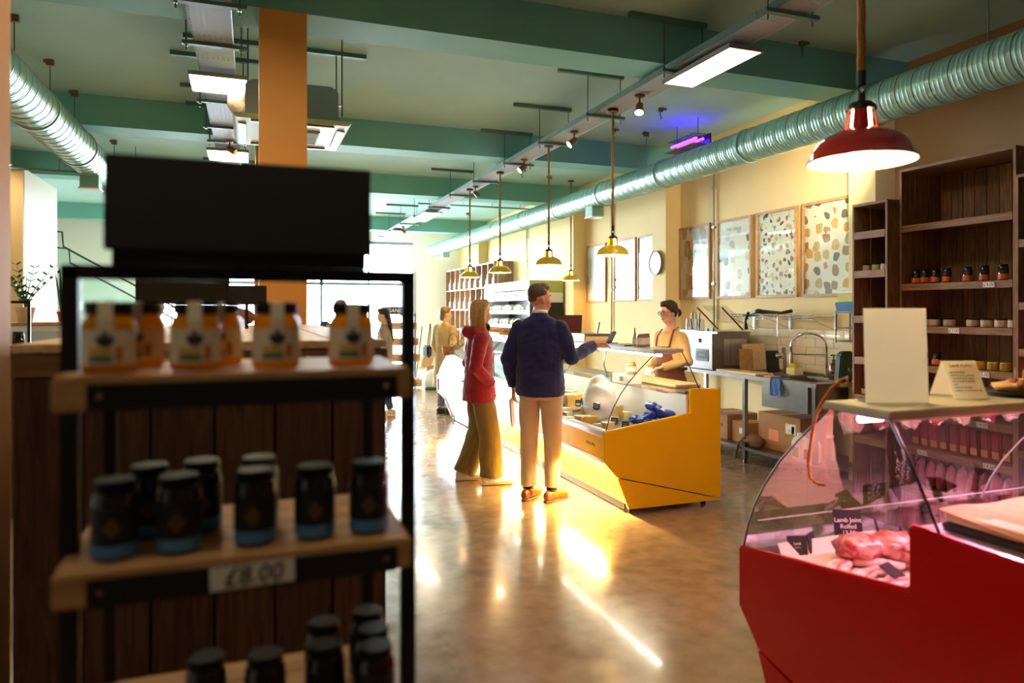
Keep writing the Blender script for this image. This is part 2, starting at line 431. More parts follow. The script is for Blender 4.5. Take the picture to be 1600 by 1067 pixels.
# ================================================================ ceiling services
def duct(label, cx, cz, R, y0, y1, vents, rods):
    t = thing('spiral_duct', label, 'duct', (cx, (y0 + y1) / 2, cz - R))
    rows = []; y = y0; k = 0
    while y < y1:
        rows += [(y, R), (y + 0.028, R), (y + 0.031, R + 0.001), (y + 0.034, R), (y + 0.062, R), (y + 0.065, R + 0.001), (y + 0.068, R), (y + 0.098, R), (y + 0.101, R + 0.001), (y + 0.104, R), (y + 0.126, R), (y + 0.1275, R - 0.002), (y + 0.129, R + 0.0035), (y + 0.134, R + 0.0035), (y + 0.1355, R - 0.002), (y + 0.137, R)]; y += 0.14
    mb = MB(); mb.tube([(cx, q[0], cz) for q in rows], [q[1] for q in rows], 40)
    mb.build('duct_shell', m_mint_metal, t, smooth=0.5)
    y = y0 + 0.6
    while y < y1:
        MB().tube([(cx, y - 0.025, cz), (cx, y - 0.022, cz), (cx, y + 0.022, cz), (cx, y + 0.025, cz)], [R + 0.004, R + 0.011, R + 0.011, R + 0.004], 40).build('coupling_band', m_mint_metal, t, smooth=0.5)
        y += 1.5
    for vy in vents:
        v = MB().box(cx - 0.09, cx + 0.09, vy - 0.11, vy + 0.11, cz - R - 0.12, cz - R * 0.8).build('outlet_box', M('green_outlet', '#7fae98', 0.5), t, bevel=0.006)
        MB().box(cx - 0.1, cx + 0.1, vy - 0.12, vy + 0.12, cz - R - 0.135, cz - R - 0.12).build('outlet_grille', m_white, v)
    for ry in rods:
        MB().cyl((cx, ry, cz + R - 0.01), (cx, ry, ZC - 0.05), 0.004, n=6).build('hanger_wire', m_rod, t)
        MB().box(cx - 0.03, cx + 0.03, ry - 0.02, ry + 0.02, ZC - 0.055, ZC).box(cx - 0.05, cx + 0.01, ry - 0.012, ry + 0.012, ZC - 0.03, ZC - 0.005).build('ceiling_clip', m_brass, t)
    return t
duct('mint green spiral duct running above the posters on the cream wall', 4.55, 3.165, 0.158, -2.4, 18.6, (9.0, 17.2), (1.9, 3.3, 7.6, 10.6, 13.1, 15.2))
duct('mint green spiral duct running beside the tan column at the dim end', -1.64, 3.2, 0.18, 1.6, 18.6, (8.9,), (6.2, 7.2, 8.12, 10.3, 12.2, 14.4))

def tray_mat(name, col):
    m = M(name, col, 0.6, metal=0.2); nt = m.node_tree; p = nt.nodes['Principled BSDF']; out = nt.nodes['Material Output']
    tc = nt.nodes.new('ShaderNodeTexCoord')
    fr = nt.nodes.new('ShaderNodeVectorMath'); fr.operation = 'MODULO'; fr.inputs[1].default_value = (0.034, 0.05, 10)
    ad = nt.nodes.new('ShaderNodeVectorMath'); ad.operation = 'ADD'; ad.inputs[1].default_value = (20.4, 30.0, 0)
    nt.links.new(tc.outputs['Object'], ad.inputs[0]); nt.links.new(ad.outputs[0], fr.inputs[0])
    sb = nt.nodes.new('ShaderNodeVectorMath'); sb.operation = 'SUBTRACT'; sb.inputs[1].default_value = (0.017, 0.025, 0)
    nt.links.new(fr.outputs[0], sb.inputs[0])
    mu = nt.nodes.new('ShaderNodeVectorMath'); mu.operation = 'MULTIPLY'; mu.inputs[1].default_value = (1, 1, 0)
    nt.links.new(sb.outputs[0], mu.inputs[0])
    ln = nt.nodes.new('ShaderNodeVectorMath'); ln.operation = 'LENGTH'; nt.links.new(mu.outputs[0], ln.inputs[0])
    lt = nt.nodes.new('ShaderNodeMath'); lt.operation = 'LESS_THAN'; lt.inputs[1].default_value = 0.0075
    nt.links.new(ln.outputs['Value'], lt.inputs[0])
    tr = nt.nodes.new('ShaderNodeBsdfTransparent'); mix = nt.nodes.new('ShaderNodeMixShader')
    nt.links.new(lt.outputs[0], mix.inputs[0]); nt.links.new(p.outputs[0], mix.inputs[1]); nt.links.new(tr.outputs[0], mix.inputs[2]); nt.links.new(mix.outputs[0], out.inputs['Surface'])
    return m
m_perf = tray_mat('perforated_steel', '#a2adb9')

def tray(label, x0, x1, y0, y1, sup, rail=(-0.32, 0.34)):
    zb = 3.37; cx = (x0 + x1) / 2
    t = thing('cable_tray', label, 'cable tray', (cx, (y0 + y1) / 2, zb))
    y = y0; 
    while y < y1 - 0.01:
        yy = min(y + 1.5, y1)
        MB().box(x0, x1, y + 0.004, yy, zb, zb + 0.003).build('perforated_pan', m_perf, t)
        for xx in (x0, x1): MB().box(xx - 0.003, xx + 0.003, y + 0.004, yy, zb - 0.004, zb + 0.045).build('tray_edge', m_green_rail if xx == x0 else m_tray, t)
        y = yy
    for sy in sup:
        MB().box(x0 - 0.07, x1 + 0.09, sy - 0.02, sy + 0.02, zb - 0.028, zb - 0.004).build('tray_bracket', m_green_rail, t)
        MB().box(cx + rail[0] - 0.1, cx + rail[1] - 0.05, sy - 0.02, sy + 0.02, ZC - 0.035, ZC).build('ceiling_channel', m_green_rail, t)
        for xx in (x0 - 0.045, x1 + 0.05):
            MB().cyl((xx, sy, zb - 0.07), (xx, sy, ZC - 0.03), 0.005, n=6).build('threaded_rod', m_rod, t)
            MB().cyl((xx, sy, zb - 0.04), (xx, sy, zb - 0.028), 0.011, n=6).build('rod_nut', m_chrome, t)
    return t
tray('cable tray with the pendant lamps, running above the yellow counter', 2.94, 3.18, -2.4, 18.4,
     (1.0, 2.3, 3.45, 4.58, 5.86, 7.01, 8.13, 9.4, 10.63, 12.0, 13.2, 14.5, 15.8, 17.2), (-0.36, 0.25))
tray('perforated cable tray beside the air conditioning cassette and tan column', -0.36, -0.11, -2.4, 18.0,
     (2.6, 4.5, 5.2, 6.6, 7.5, 8.13, 9.6, 11.0, 12.6, 14.2, 15.8), (-0.3, 0.35))

def led_panel(label, cx, cy, sx, sy, zt=3.335):
    t = thing('ceiling_light', label, 'ceiling light', (cx, cy, zt - 0.035), group='flat ceiling light panels')
    f = 0.014
    MB().box(cx - sx / 2, cx + sx / 2, cy - sy / 2, cy - sy / 2 + f, zt - 0.03, zt).box(cx - sx / 2, cx + sx / 2, cy + sy / 2 - f, cy + sy / 2, zt - 0.03, zt) \
        .box(cx - sx / 2, cx - sx / 2 + f, cy - sy / 2 + f, cy + sy / 2 - f, zt - 0.03, zt).box(cx + sx / 2 - f, cx + sx / 2, cy - sy / 2 + f, cy + sy / 2 - f, zt - 0.03, zt) \
        .box(cx - sx / 2 + f, cx + sx / 2 - f, cy - sy / 2 + f, cy + sy / 2 - f, zt - 0.008, zt).build('panel_frame', M('panel_frame_grey', '#8b8474', 0.5), t)
    MB().box(cx - sx / 2 + f, cx + sx / 2 - f, cy - sy / 2 + f, cy + sy / 2 - f, zt - 0.026, zt - 0.012).build('diffuser', m_led, t)
    return t
led_panel('lit panel on the tray nearest the red pendant lamp', 3.11, 4.32, 0.28, 0.82)
led_panel('lit panel on the tray just past the row of yellow lamps', 3.06, 13.0, 0.32, 1.3)
led_panel('small far lit panel at the window end of the pendant tray', 3.06, 16.0, 0.32, 1.2)
led_panel('lit panel on the perforated tray in front of the cassette unit', -0.225, 5.95, 0.42, 0.45)
led_panel('lit panel on the perforated tray beyond the cassette unit', -0.235, 8.65, 0.43, 0.6)
led_panel('lit panel on the perforated tray hidden behind the black sign', -0.235, 12.6, 0.43, 0.8)
led_panel('lit panel above the plank top display block', -0.235, 3.25, 0.43, 0.6)
led_panel('added unseen lit panel on the perforated tray straight above the honey stand', -0.235, 0.62, 0.4, 0.3)  # unseen panel added to light the honey jar labels
led_panel('lit panel at the picture edge beside the spiral duct', -3.05, 10.1, 0.4, 1.2, 3.44)

def spot(label, x, y, rz, tilt, on=True, zt=3.366):
    t = thing('spotlight', label, 'spotlight', (x, y, zt - 0.17), group='swivel spotlights under the tray')
    MB().lathe([(0.03, -0.022), (0.045, -0.012), (0.045, 0)], (x, y, zt), 16).build('mount', m_brass, t, smooth=0.6)
    MB().tube([(x, y, zt - 0.02), (x, y, zt - 0.07), (x + 0.02 * math.cos(rz), y + 0.02 * math.sin(rz), zt - 0.09)], 0.008, 8).build('swivel_arm', m_brass, t, smooth=True)
    d = Vector((math.cos(rz) * math.sin(tilt), math.sin(rz) * math.sin(tilt), -math.cos(tilt))); c = Vector((x, y, zt - 0.09))
    MB().tube([c - d * 0.03, c - d * 0.02, c + d * 0.05, c + d * 0.07], [0.018, 0.03, 0.036, 0.038], 16).build('lamp_head', m_brass, t, smooth=0.6)
    MB().tube([c + d * 0.0705, c + d * 0.074], [0.033, 0.028], 16).build('lens', M('spot_lens', '#ffffff', 0.3, emit=60, ecol='#e6ecff') if on else m_chrome, t)
    return t
spot('lit spotlight nearest the long light panel', 3.06, 5.22, -2.2, 0.5)
spot('lit spotlight between the first two yellow pendants', 3.06, 6.5, 3.0, 0.9)
spot('lit spotlight between the second and third yellow pendants', 3.06, 7.9, 3.0, 0.9)
spot('unlit spotlight beside the fourth yellow pendant', 3.06, 9.85, 0.5, 1.0, False)
spot('small far unlit spotlight against the bright window', 3.06, 15.1, -0.4, 0.9, False)
spot('cream spotlight below the perforated tray beside the cassette', -0.21, 8.1, -0.4, 1.1, False)

# air conditioning cassette
t = thing('air_conditioner', 'pale green ceiling cassette unit hanging behind the tan column', 'air conditioner', (0.3, 5.95, 2.93))
m_ac = M('ac_cream', '#b9c59c', 0.5); m_acg = M('ac_grey', '#8f9490', 0.5, metal=0.3)
MB().prism([(-0.04, 3.0), (0.64, 3.0), (0.64, 3.26), (0.58, 3.29), (0.02, 3.29), (-0.04, 3.26)], 'y', 5.62, 6.28).build('casing', m_acg, t, bevel=0.01)
MB().prism([(-0.13, 3.0), (0.73, 3.0), (0.70, 2.965), (-0.10, 2.965)], 'y', 5.5, 6.4).build('fascia', m_ac, t, bevel=0.006)
MB().box(0.09, 0.51, 5.74, 6.16, 2.953, 2.967).build('intake_grille', M('ac_grille', '#8e9a78', 0.6), t)
for i in range(9): MB().box(0.10, 0.50, 5.77 + i * 0.044, 5.778 + i * 0.044, 2.946, 2.954).build('grille_slat', m_ac, t)
for x0, x1, y0, y1 in ((0.0, 0.6, 5.54, 5.60), (0.0, 0.6, 6.30, 6.36), (-0.09, -0.03, 5.65, 6.25), (0.63, 0.69, 5.65, 6.25)):
    MB().obox(((x0 + x1) / 2, (y0 + y1) / 2, 2.958), (x1 - x0, y1 - y0, 0.008), (0.12 if x1 - x0 > 0.2 else 0, 0.12 if x1 - x0 < 0.2 else 0, 0)).build('air_flap', m_ac, t, bevel=0.002)
    MB().box(x0, x1, y0, y1, 2.9636, 2.9646).build('flap_gap', m_black, t)
MB().tube([(-0.02, 6.1, 3.16), (-0.07, 6.1, 3.17), (-0.10, 6.1, 3.22), (-0.10, 6.1, 3.3)], [0.07, 0.08, 0.08, 0.07], 18).build('flexible_duct', M('foil_duct_brown', '#5b5043', 0.5, metal=0.3, bump=0.6, bs=50), t, smooth=True)
for y in (5.75, 6.15):
    MB().box(-0.5, 0.93, y - 0.02, y + 0.02, ZC - 0.035, ZC).build('ceiling_channel', m_green_rail, t)
    for x in (-0.02, 0.68):
        MB().cyl((x, y, 3.1), (x, y, ZC - 0.03), 0.006, n=6).build('threaded_rod', m_rod, t)
        MB().box(x - 0.05 if x > 0 else x, x if x > 0 else x + 0.05, y - 0.02, y + 0.02, 3.18, 3.19).build('bracket', m_acg, t)

# ceiling anchors with droppers
def hook(x, y, lab, z1=3.62):
    t = thing('ceiling_hook', lab, 'hook', (x, y, z1), group='loose ceiling hooks')
    MB().box(x - 0.02, x + 0.025, y - 0.015, y + 0.015, ZC - 0.04, ZC).box(x + 0.01, x + 0.07, y - 0.01, y + 0.01, ZC - 0.02, ZC).build('clip', m_brass, t)
    MB().tube([(x, y, ZC - 0.04), (x, y, ZC - 0.09), (x + 0.015, y, ZC - 0.1), (x, y, z1 + 0.01)], 0.006, 6).build('dropper', m_rod, t)
hook(4.2, 4.6, 'small brass hook on the beam face behind the red lamp rope')
hook(4.15, 6.64, 'small brass hook in the ceiling bay over the yellow counter end')
hook(4.1, 7.6, 'small brass hook near the purple lamp on the ceiling')
hook(3.95, 10.3, 'small dark hook far along the ceiling between pendants and duct')
hook(3.95, 3.0, 'small brass hook on the dark ceiling at the top edge')

# ultraviolet fly lamp
t = thing('insect_killer', 'small black fly lamp glowing purple above the duct', 'fly lamp', (4.72, 7.0, 3.4))
MB().box(4.62, 4.86, 6.72, 7.3, 3.43, 3.437).box(4.84, 4.86, 6.72, 7.3, 3.44, 3.56).build('tray_body', m_black, t)
for x in (4.69, 4.78): MB().cyl((x, 6.76, 3.5), (x, 7.26, 3.5), 0.016, n=10).build('purple_tube', M('ultraviolet_tube', '#5a20ff', 0.4, emit=9, ecol='#4a18ff'), t)
for i in range(10): MB().box(4.64, 4.84, 6.76 + i * 0.055, 6.764 + i * 0.055, 3.55, 3.558).build('guard_bar', m_black, t)
for y in (6.8, 7.22): MB().cyl((4.74, y, 3.55), (4.74, y, ZC), 0.006, n=6).build('hanger_rod', m_rod, t)

# pendant lamps
m_pend_y = M('yellow_lamp_enamel', '#f2c200', 0.18, coat=0.7)
m_pend_r = M('red_lamp_enamel', '#cf1a12', 0.18, coat=0.7)
def pendant(label, x, y, z, ztop, mat, s=1.0, group='yellow enamel pendant lamps'):
    t = thing('pendant_lamp', label, 'pendant lamp', (x, y, z), group=group)
    P = lambda l: [(r * s, h * s) for r, h in l]
    outer = P([(0.150, 0.0), (0.150, 0.004), (0.146, 0.006), (0.138, 0.03), (0.125, 0.052), (0.10, 0.072), (0.07, 0.086), (0.047, 0.094)])
    inner = [(r - 0.003 * s, h - 0.001 * s) for r, h in reversed(outer)]
    def shell(prof, nm, mt):
        mb = MB(); n = 40; k = len(prof); vs = []; fs = []
        for r, h in prof:
            for j in range(n): a = 2 * PI * j / n; vs.append((x + r * math.cos(a), y + r * math.sin(a), z + h))
        for i in range(k - 1):
            for j in range(n): fs.append((i * n + j, i * n + (j + 1) % n, (i + 1) * n + (j + 1) % n, (i + 1) * n + j))
        mb.add(vs, fs); return mb.build(nm, mt, t, smooth=True, recalc=False)
    shell(outer, 'shade', mat)
    shell(inner, 'shade_lining', m_lampwhite)
    # slotted neck
    for j in range(4):
        a0 = j * PI / 2 + 0.25
        mb = MB(); A = []; B = []
        for i in range(7):
            a = a0 + i / 6 * 0.95
            A.append((x + 0.047 * s * math.cos(a), y + 0.047 * s * math.sin(a), z + 0.092 * s)); B.append((x + 0.037 * s * math.cos(a), y + 0.037 * s * math.sin(a), z + 0.155 * s))
        mb.strip(A, B).build('neck_rib', mat, t, smooth=True)
    MB().lathe(P([(0.03, 0.093), (0.026, 0.15)]), (x, y, z), 20).build('neck_diffuser', M('neck_glow', '#fff3d8', 0.5, emit=5, ecol='#ffe0a8'), t, smooth=0.6)
    MB().lathe(P([(0.041, 0.15), (0.041, 0.16), (0.03, 0.172), (0.012, 0.178), (0.01, 0.2)]), (x, y, z), 20).build('cap', m_black, t, smooth=0.6)
    MB().tube([(x, y, z + 0.195 * s), (x + 0.012 * s, y, z + 0.21 * s), (x, y, z + 0.228 * s), (x - 0.012 * s, y, z + 0.21 * s), (x, y, z + 0.197 * s)], 0.003 * s, 6).build('hook', m_black, t)
    MB().cyl((x, y, z + 0.222 * s), (x, y, z + 0.265 * s), 0.013 * s, n=12).build('rope_end_cap', m_black, t)
    pts = [(x + 0.0012 * math.cos(i * 1.3), y + 0.0012 * math.sin(i * 1.3), z + 0.26 * s + (ztop - z - 0.26 * s) * i / 60) for i in range(61)]
    MB().tube(pts, 0.0115 * s, 10).build('rope', m_rope, t, smooth=True)
    MB().lathe([(0.045 * s, -0.022), (0.05 * s, -0.015), (0.05 * s, 0)], (x, y, ztop), 20).build('ceiling_rose', m_black, t, smooth=0.6)
    MB().sph((x, y, z + 0.045 * s), (0.034 * s, 0.034 * s, 0.04 * s), 14, 8).build('bulb', m_bulb, t, smooth=True)
for i, (yy, nm) in enumerate(((5.67, 'nearest, largest'), (7.13, 'second'), (8.74, 'third'), (10.1, 'fourth, farthest'))):
    pendant('%s yellow enamel pendant of the row over the counter' % nm, 3.05, yy, 2.06, 3.366, m_pend_y)
pendant('yellow enamel pendant hanging beside the wall under the duct', 4.93, 10.6, 2.06, 3.7, m_pend_y)
pendant('red enamel pendant lamp on thick rope over the meat counter', 2.015, 1.92, 2.085, 3.75, m_pend_r, 1.2, 'red enamel pendant lamps')
t = spot('wall spotlight under the duct, hidden behind the red lamp', 4.55, 4.36, 0.9, 1.5, True, 3.0)
sl = bpy.data.lights.new('wall_spot_beam', 'SPOT'); sl.energy = 75; sl.color = (1, 0.78, 0.42); sl.spot_size = 1.25; sl.spot_blend = 0.9; sl.shadow_soft_size = 0.035
so = bpy.data.objects.new('wall_spot_beam', sl); COL.objects.link(so); so.parent = t
so.location = (0.06, 0.09, 0.09); so.rotation_euler = (Vector((5.43, 6.2, 2.85)) - Vector((4.61, 4.45, 2.92))).to_track_quat('-Z', 'Y').to_euler()
# conduits on the wall
for yy, nm in ((7.42, 'thin grey conduit between the posters on the cream wall'), (10.09, 'thin grey conduit between the landscape pictures'), (13.8, 'thin grey conduit above the white fridge')):
    t = thing('conduit_pipe', nm, 'pipe', (5.40, yy, 1.2))
    MB().cyl((5.405, yy, 1.2), (5.405, yy, 3.3), 0.013, n=10).build('pipe', M('conduit_grey', '#b9b3a6', 0.4, metal=0.4), t, smooth=True)
    for z in (1.9, 2.6, 3.1): MB().box(5.385, 5.43, yy - 0.022, yy + 0.022, z - 0.012, z + 0.012).build('saddle_clip', m_alu, t)
# cross pipes and far services over the window end
for x0, x1, y, z, nm in ((-4.5, -1.0, 10.6, 3.36, 'thin horizontal pipe crossing behind the spiral duct'), (2.9, 5.2, 12.9, 3.55, 'thin horizontal pipe crossing far ceiling past the pendants')):
    t = thing('ceiling_pipe', nm, 'pipe', ((x0 + x1) / 2, y, z))
    MB().cyl((x0, y, z), (x1, y, z), 0.014, n=8).build('pipe', m_rod, t)
    for i in range(4):
        xx = x0 + (i + 0.5) * (x1 - x0) / 4; MB().cyl((xx, y, z), (xx, y, ZC), 0.004, n=6).build('hanger_rod', m_rod, t)
# ================================================================ serve-over counters
GC = [(0.02, 0.652), (0.045, 0.74), (0.085, 0.83), (0.14, 0.92), (0.215, 1.015), (0.31, 1.11), (0.40, 1.19), (0.45, 1.236)]
def counter(name, label, loc, rz, L, mp, m_lower, glow, glow_c, tube_c, tube_e, lettering=None, g_case=g_case, bk=1.05):
    t = thing(name, label, 'serve counter', loc, rz)
    b = lambda mb, nm, mt, par=None, **k: mb.build(nm, mt, par or t, local=True, **k)
    up = [(0, 0.649), (0, 0.42), (0.11, 0.297), (bk, 0.058), (bk, 0.94), (0.76, 0.945), (0.76, 0.756)]
    lo = [(0.113, 0.289), (0.212, 0.045), (bk, 0.045), (bk, 0.051)]
    for y0, y1 in ((0, 0.03), (L - 0.03, L)):
        o = b(MB().prism([(p[0], p[1]) for p in up], 'y', y0, y1), 'end_panel', mp, bevel=0.007)
        b(MB().prism(lo, 'y', y0 + 0.002, y1 - 0.002), 'lower_end_panel', mp, o)
    a0, a1 = 0.031, L - 0.031
    b(MB().prism([(0.02, 0.43), (0.02, 0.60), (0.05, 0.60), (0.05, 0.43)], 'y', a0, a1), 'front_panel', mp)
    b(MB().prism([(0.004, 0.60), (0.0, 0.61), (0.0, 0.642), (0.012, 0.652), (0.06, 0.652), (0.06, 0.60)], 'y', a0, a1), 'front_rail', m_alu)
    b(MB().prism([(0.012, 0.403), (0.012, 0.432), (0.055, 0.432), (0.055, 0.421), (0.02, 0.421), (0.02, 0.403)], 'y', a0, a1), 'lower_trim_rail', m_alu)
    b(MB().prism([(0.13, 0.30), (0.06, 0.425), (0.09, 0.425), (0.15, 0.30), (0.235, 0.07), (0.22, 0.07)], 'y', a0, a1), 'lower_front_panel', m_lower)
    b(MB().box(0.235, 1.02, a0, a1, 0.07, 0.10), 'base_plate', m_dark)
    b(MB().box(0.23, 0.25, a0, a1, 0.012, 0.07), 'kick_strip', m_black)
    for fx in (0.24, 0.95):
        for fy in (0.1, L / 2, L - 0.1): b(MB().cyl((fx, fy, 0), (fx, fy, 0.07), 0.02, n=10), 'foot', m_black)
    if glow: b(MB().box(0.028, 0.046, a0 + 0.01, a1 - 0.01, 0.409, 0.419), 'lower_light_strip', M('counter_strip_' + name, '#fff6c8', 0.5, emit=glow, ecol=glow_c))
    b(MB().prism([(0.06, 0.575), (0.06, 0.60), (0.74, 0.62), (0.74, 0.595)], 'y', a0, a1), 'display_deck', m_steel)
    b(MB().box(0.74, 0.76, a0, a1, 0.10, 0.90), 'inner_back', m_white)
    b(MB().box(bk - 0.03, bk - 0.005, a0, a1, 0.08, 0.90), 'rear_panel', m_steel)
    b(MB().box(0.73, bk, a0, a1, 0.90, 0.925), 'worktop', m_steel, bevel=0.004)
    # superstructure
    b(MB().prism([(0.43, 1.236), (0.43, 1.262), (0.70, 1.262), (0.70, 1.236)], 'y', 0.0, L), 'canopy_shelf', M('canopy_grey_' + name, '#c3bda9', 0.35), bevel=0.004)
    b(MB().box(0.47, 0.66, 0.05, L - 0.05, 1.222, 1.236), 'light_housing', m_white)
    b(MB().cyl((0.53, 0.06, 1.212), (0.53, L - 0.06, 1.212), 0.011, n=10), 'light_tube', M('display_tube_' + name, '#ffffff', 0.5, emit=tube_e, ecol=tube_c))
    b(MB().prism([(0.56, 0.915), (0.56, 0.921), (0.76, 0.921), (0.76, 0.915)], 'y', a0, a1), 'glass_middle_shelf', g_case)
    npane = max(1, round(L / 1.15)); w = (L - 0.02) / npane
    for i in range(npane):
        y0 = 0.01 + i * w + 0.002; y1 = 0.01 + (i + 1) * w - 0.002
        g = MB(); g.strip([(p[0], y0, p[1]) for p in GC], [(p[0], y1, p[1]) for p in GC]); b(g, 'curved_glass', g_case, smooth=True)
        if i: b(MB().tube([(p[0], y0 - 0.002, p[1]) for p in GC], 0.0035, 6), 'glass_joint', m_alu, smooth=True)
    for yy in (0.012, L - 0.012):
        poly = GC + [(0.69, 1.236), (0.86, 0.925), (0.76, 0.925), (0.76, 0.76)]
        b(MB().add([(p[0], yy, p[1]) for p in poly], [tuple(range(len(poly)))]), 'end_glass', g_case)
        b(MB().tube([(p[0], yy, p[1]) for p in GC], 0.004, 6), 'glass_edge_trim', m_dark, smooth=True)
        b(MB().tube([(0.69, yy, 1.236), (0.76, yy, 1.12), (0.86, yy, 0.925)], 0.0045, 6), 'rear_edge_trim', m_dark, smooth=True)
    if L > 2:
        for yy in (L * 0.37, L * 0.7): b(MB().tube([(0.69, yy, 1.236), (0.66, yy, 1.05), (0.70, yy, 0.925)], 0.008, 8), 'canopy_strut', m_alu, smooth=True)
    # vent grille at the back and front of the deck
    g = MB()
    for i in range(int((L - 0.1) / 0.022)): g.box(0.075, 0.115, 0.05 + i * 0.022, 0.058 + i * 0.022, 0.606, 0.626)
    b(g, 'vent_grille', m_alu, kind='stuff')
    if lettering:
        o = text('lettering', lettering, m_ink, t, (0.018, 0.27, 0.515), (PI / 2, 0, -PI / 2), 0.034, world_xy=False)
    return t
counter('yellow_counter', 'glossy yellow serve counter with curved glass and cheese inside', (2.5, 4.78, 0), 0, 3.45, m_yellow,
        M('yellow_lower_panel', '#ffd94a', 0.3, coat=0.2), 260, '#ffe08a', '#fff0d0', 20, 'P  K I  M I')
counter('white_counter', 'white serve counter with curved glass at the window end', (2.5, 8.27, 0), 0, 1.65, M('white_gloss_panel', '#d6d3cc', 0.3, coat=0.2),
        M('white_lower_panel', '#d2cabb', 0.35), 9, '#fff2d8', '#eef4ff', 6)
counter('red_counter', 'glossy red meat counter with curved glass near the camera', (1.78, 2.29, 0), -PI / 2, 2.55, m_red,
        M('red_lower_panel', '#a00c08', 0.3), 0, '#ffffff', '#ff9fc4', 45, g_case=g_meat, bk=1.13)

def lump(mb, c, r, n=20, m=14, amp=0.12, seed=1):
    rs = random.Random(seed); o = len(mb.v); mb.sph(c, r, n, m)
    ph = [(rs.uniform(2, 6), rs.uniform(2, 6), rs.uniform(2, 6), rs.uniform(0, 6)) for _ in range(5)]
    for i in range(o, len(mb.v)):
        v = Vector(mb.v[i]); d = v - Vector(c); u = Vector((d.x / r[0], d.y / r[1], d.z / r[2]))
        k = 1 + amp * sum(math.sin(a * u.x * 1.6 + b_ * u.y * 1.6 + e * u.z * 1.6 + f) for a, b_, e, f in ph) / 3
        mb.v[i] = tuple(Vector(c) + d * k)
    return mb
# ---------------------------------------------------------------- goods in the yellow counter
def rnd(a, b): return a + random.random() * (b - a)
m_cheese = [M('cheese_cream', '#f0dfb0', 0.5, var=0.05, vs=20, sub=0.2), M('cheese_gold', '#e6b64c', 0.45, var=0.06, vs=20, sub=0.2), M('cheese_white', '#f6f0e2', 0.55, var=0.03, vs=20, sub=0.2), M('cheese_rind', '#c9a56a', 0.7, var=0.1, vs=30)]
def wedge(name, label, cat, x, y, z, r, h, ang, rz, mat, rind=m_cheese[3], group='cut cheeses on the deck'):
    t = thing(name, label, cat, (x, y, z), rz, group=group)
    n = 8; A = [(0, 0)] + [(r * math.cos(a), r * math.sin(a)) for a in [ang * i / n for i in range(n + 1)]]
    MB().prism(A, 'z', 0, h).build('cheese_body', mat, t, local=True, bevel=0.004)
    q = MB(); q.strip([((r + 0.002) * math.cos(ang * i / n), (r + 0.002) * math.sin(ang * i / n), 0.002) for i in range(n + 1)], [((r + 0.002) * math.cos(ang * i / n), (r + 0.002) * math.sin(ang * i / n), h - 0.002) for i in range(n + 1)])
    q.build('rind', rind, t, local=True)
    return t
ZD = 0.612
places = [('pale wedge of cheese beside the front rail, first from the open end', 2.70, 4.98, 0.11, 0.07, 1.1, 2.4, 0), ('golden wedge of cheese near the front rail, second from the open end', 2.67, 5.22, 0.12, 0.08, 0.9, 2.0, 1),
          ('low pale wedge of cheese at the front rail, third from the open end', 2.72, 5.45, 0.14, 0.06, 1.2, 2.8, 0), ('white wedge of cheese against the front rail, fourth from the open end', 2.68, 5.72, 0.13, 0.09, 1.0, 2.2, 2),
          ('golden wedge of cheese in front of the man, fifth from the open end', 2.70, 5.98, 0.14, 0.10, 1.2, 2.0, 1), ('large pale wedge of cheese behind the tall white wheel', 3.0, 5.85, 0.16, 0.13, 1.4, 2.6, 0),
          ('golden half wheel of cheese beside the man pointing', 2.95, 6.15, 0.16, 0.15, 3.1, 0.4, 1), ('white wedge of cheese behind the man in navy', 2.72, 6.3, 0.13, 0.09, 1.3, 2.0, 2),
          ('pale wedge of cheese farther behind the man in navy', 2.95, 6.6, 0.15, 0.12, 1.5, 2.0, 0), ('golden wedge of cheese between the two customers', 2.75, 6.9, 0.14, 0.1, 1.2, 2.0, 1),
          ('white wedge of cheese beside the woman in red', 2.9, 7.3, 0.15, 0.1, 1.4, 2.0, 2), ('pale wedge of cheese at the far end of the yellow counter', 2.8, 7.75, 0.15, 0.12, 1.4, 2.0, 0)]
zz = ['beside', 'behind', 'against', 'near']
for i in range(10):
    places.append(('%s small cheese piece from the open end in the back row' % ORD[i], 3.12 + 0.03 * (i % 2), 5.42 + i * 0.24, 0.1 + 0.02 * (i % 3), 0.07 + 0.03 * (i % 3), 1.0 + 0.3 * (i % 2), 2.2 + 0.4 * (i % 4), i % 3))
for i in range(9):
    places.append(('%s little cheese piece from the open end at the front glass' % ORD[i], 2.62 + 0.02 * (i % 2), 5.08 + i * 0.2, 0.07 + 0.015 * (i % 3), 0.04 + 0.02 * (i % 2), 1.3, 1.0 + 0.5 * (i % 4), (2, 0, 1)[i % 3]))
for lab, x, y, r, h, a, rz, k in places: wedge('cheese_wedge', lab, 'cheese', x, y, ZD + 0.004, r, h, a, rz, m_cheese[k])
# tall white cheese under cloth
t = thing('ricotta_mound', 'tall white domed cheese standing in the yellow counter', 'cheese', (2.88, 5.6, ZD))
prof = [(0.13, 0), (0.145, 0.05), (0.145, 0.16), (0.13, 0.27), (0.10, 0.35), (0.05, 0.40), (0.0, 0.41)]
q = MB(); lump(q, (2.88, 5.6, ZD + 0.19), (0.135, 0.14, 0.2), 28, 20, 0.09, 14); q.v = [(2.88 + (v[0] - 2.88) * (1.12 - 1.1 * max(0, v[2] - ZD - 0.12)), 5.6 + (v[1] - 5.6) * (1.12 - 1.1 * max(0, v[2] - ZD - 0.12)), max(ZD + 0.006, v[2])) for v in q.v]; q.build('cheese_body', M('fresh_white_cheese', '#fbf6ea', 0.6, bump=0.5, bs=14, sub=0.3), t, smooth=True)
MB().lathe([(0.16, 0), (0.17, 0.012), (0.15, 0.004)], (2.88, 5.6, ZD), 28).build('dish', m_white, t, smooth=0.6)
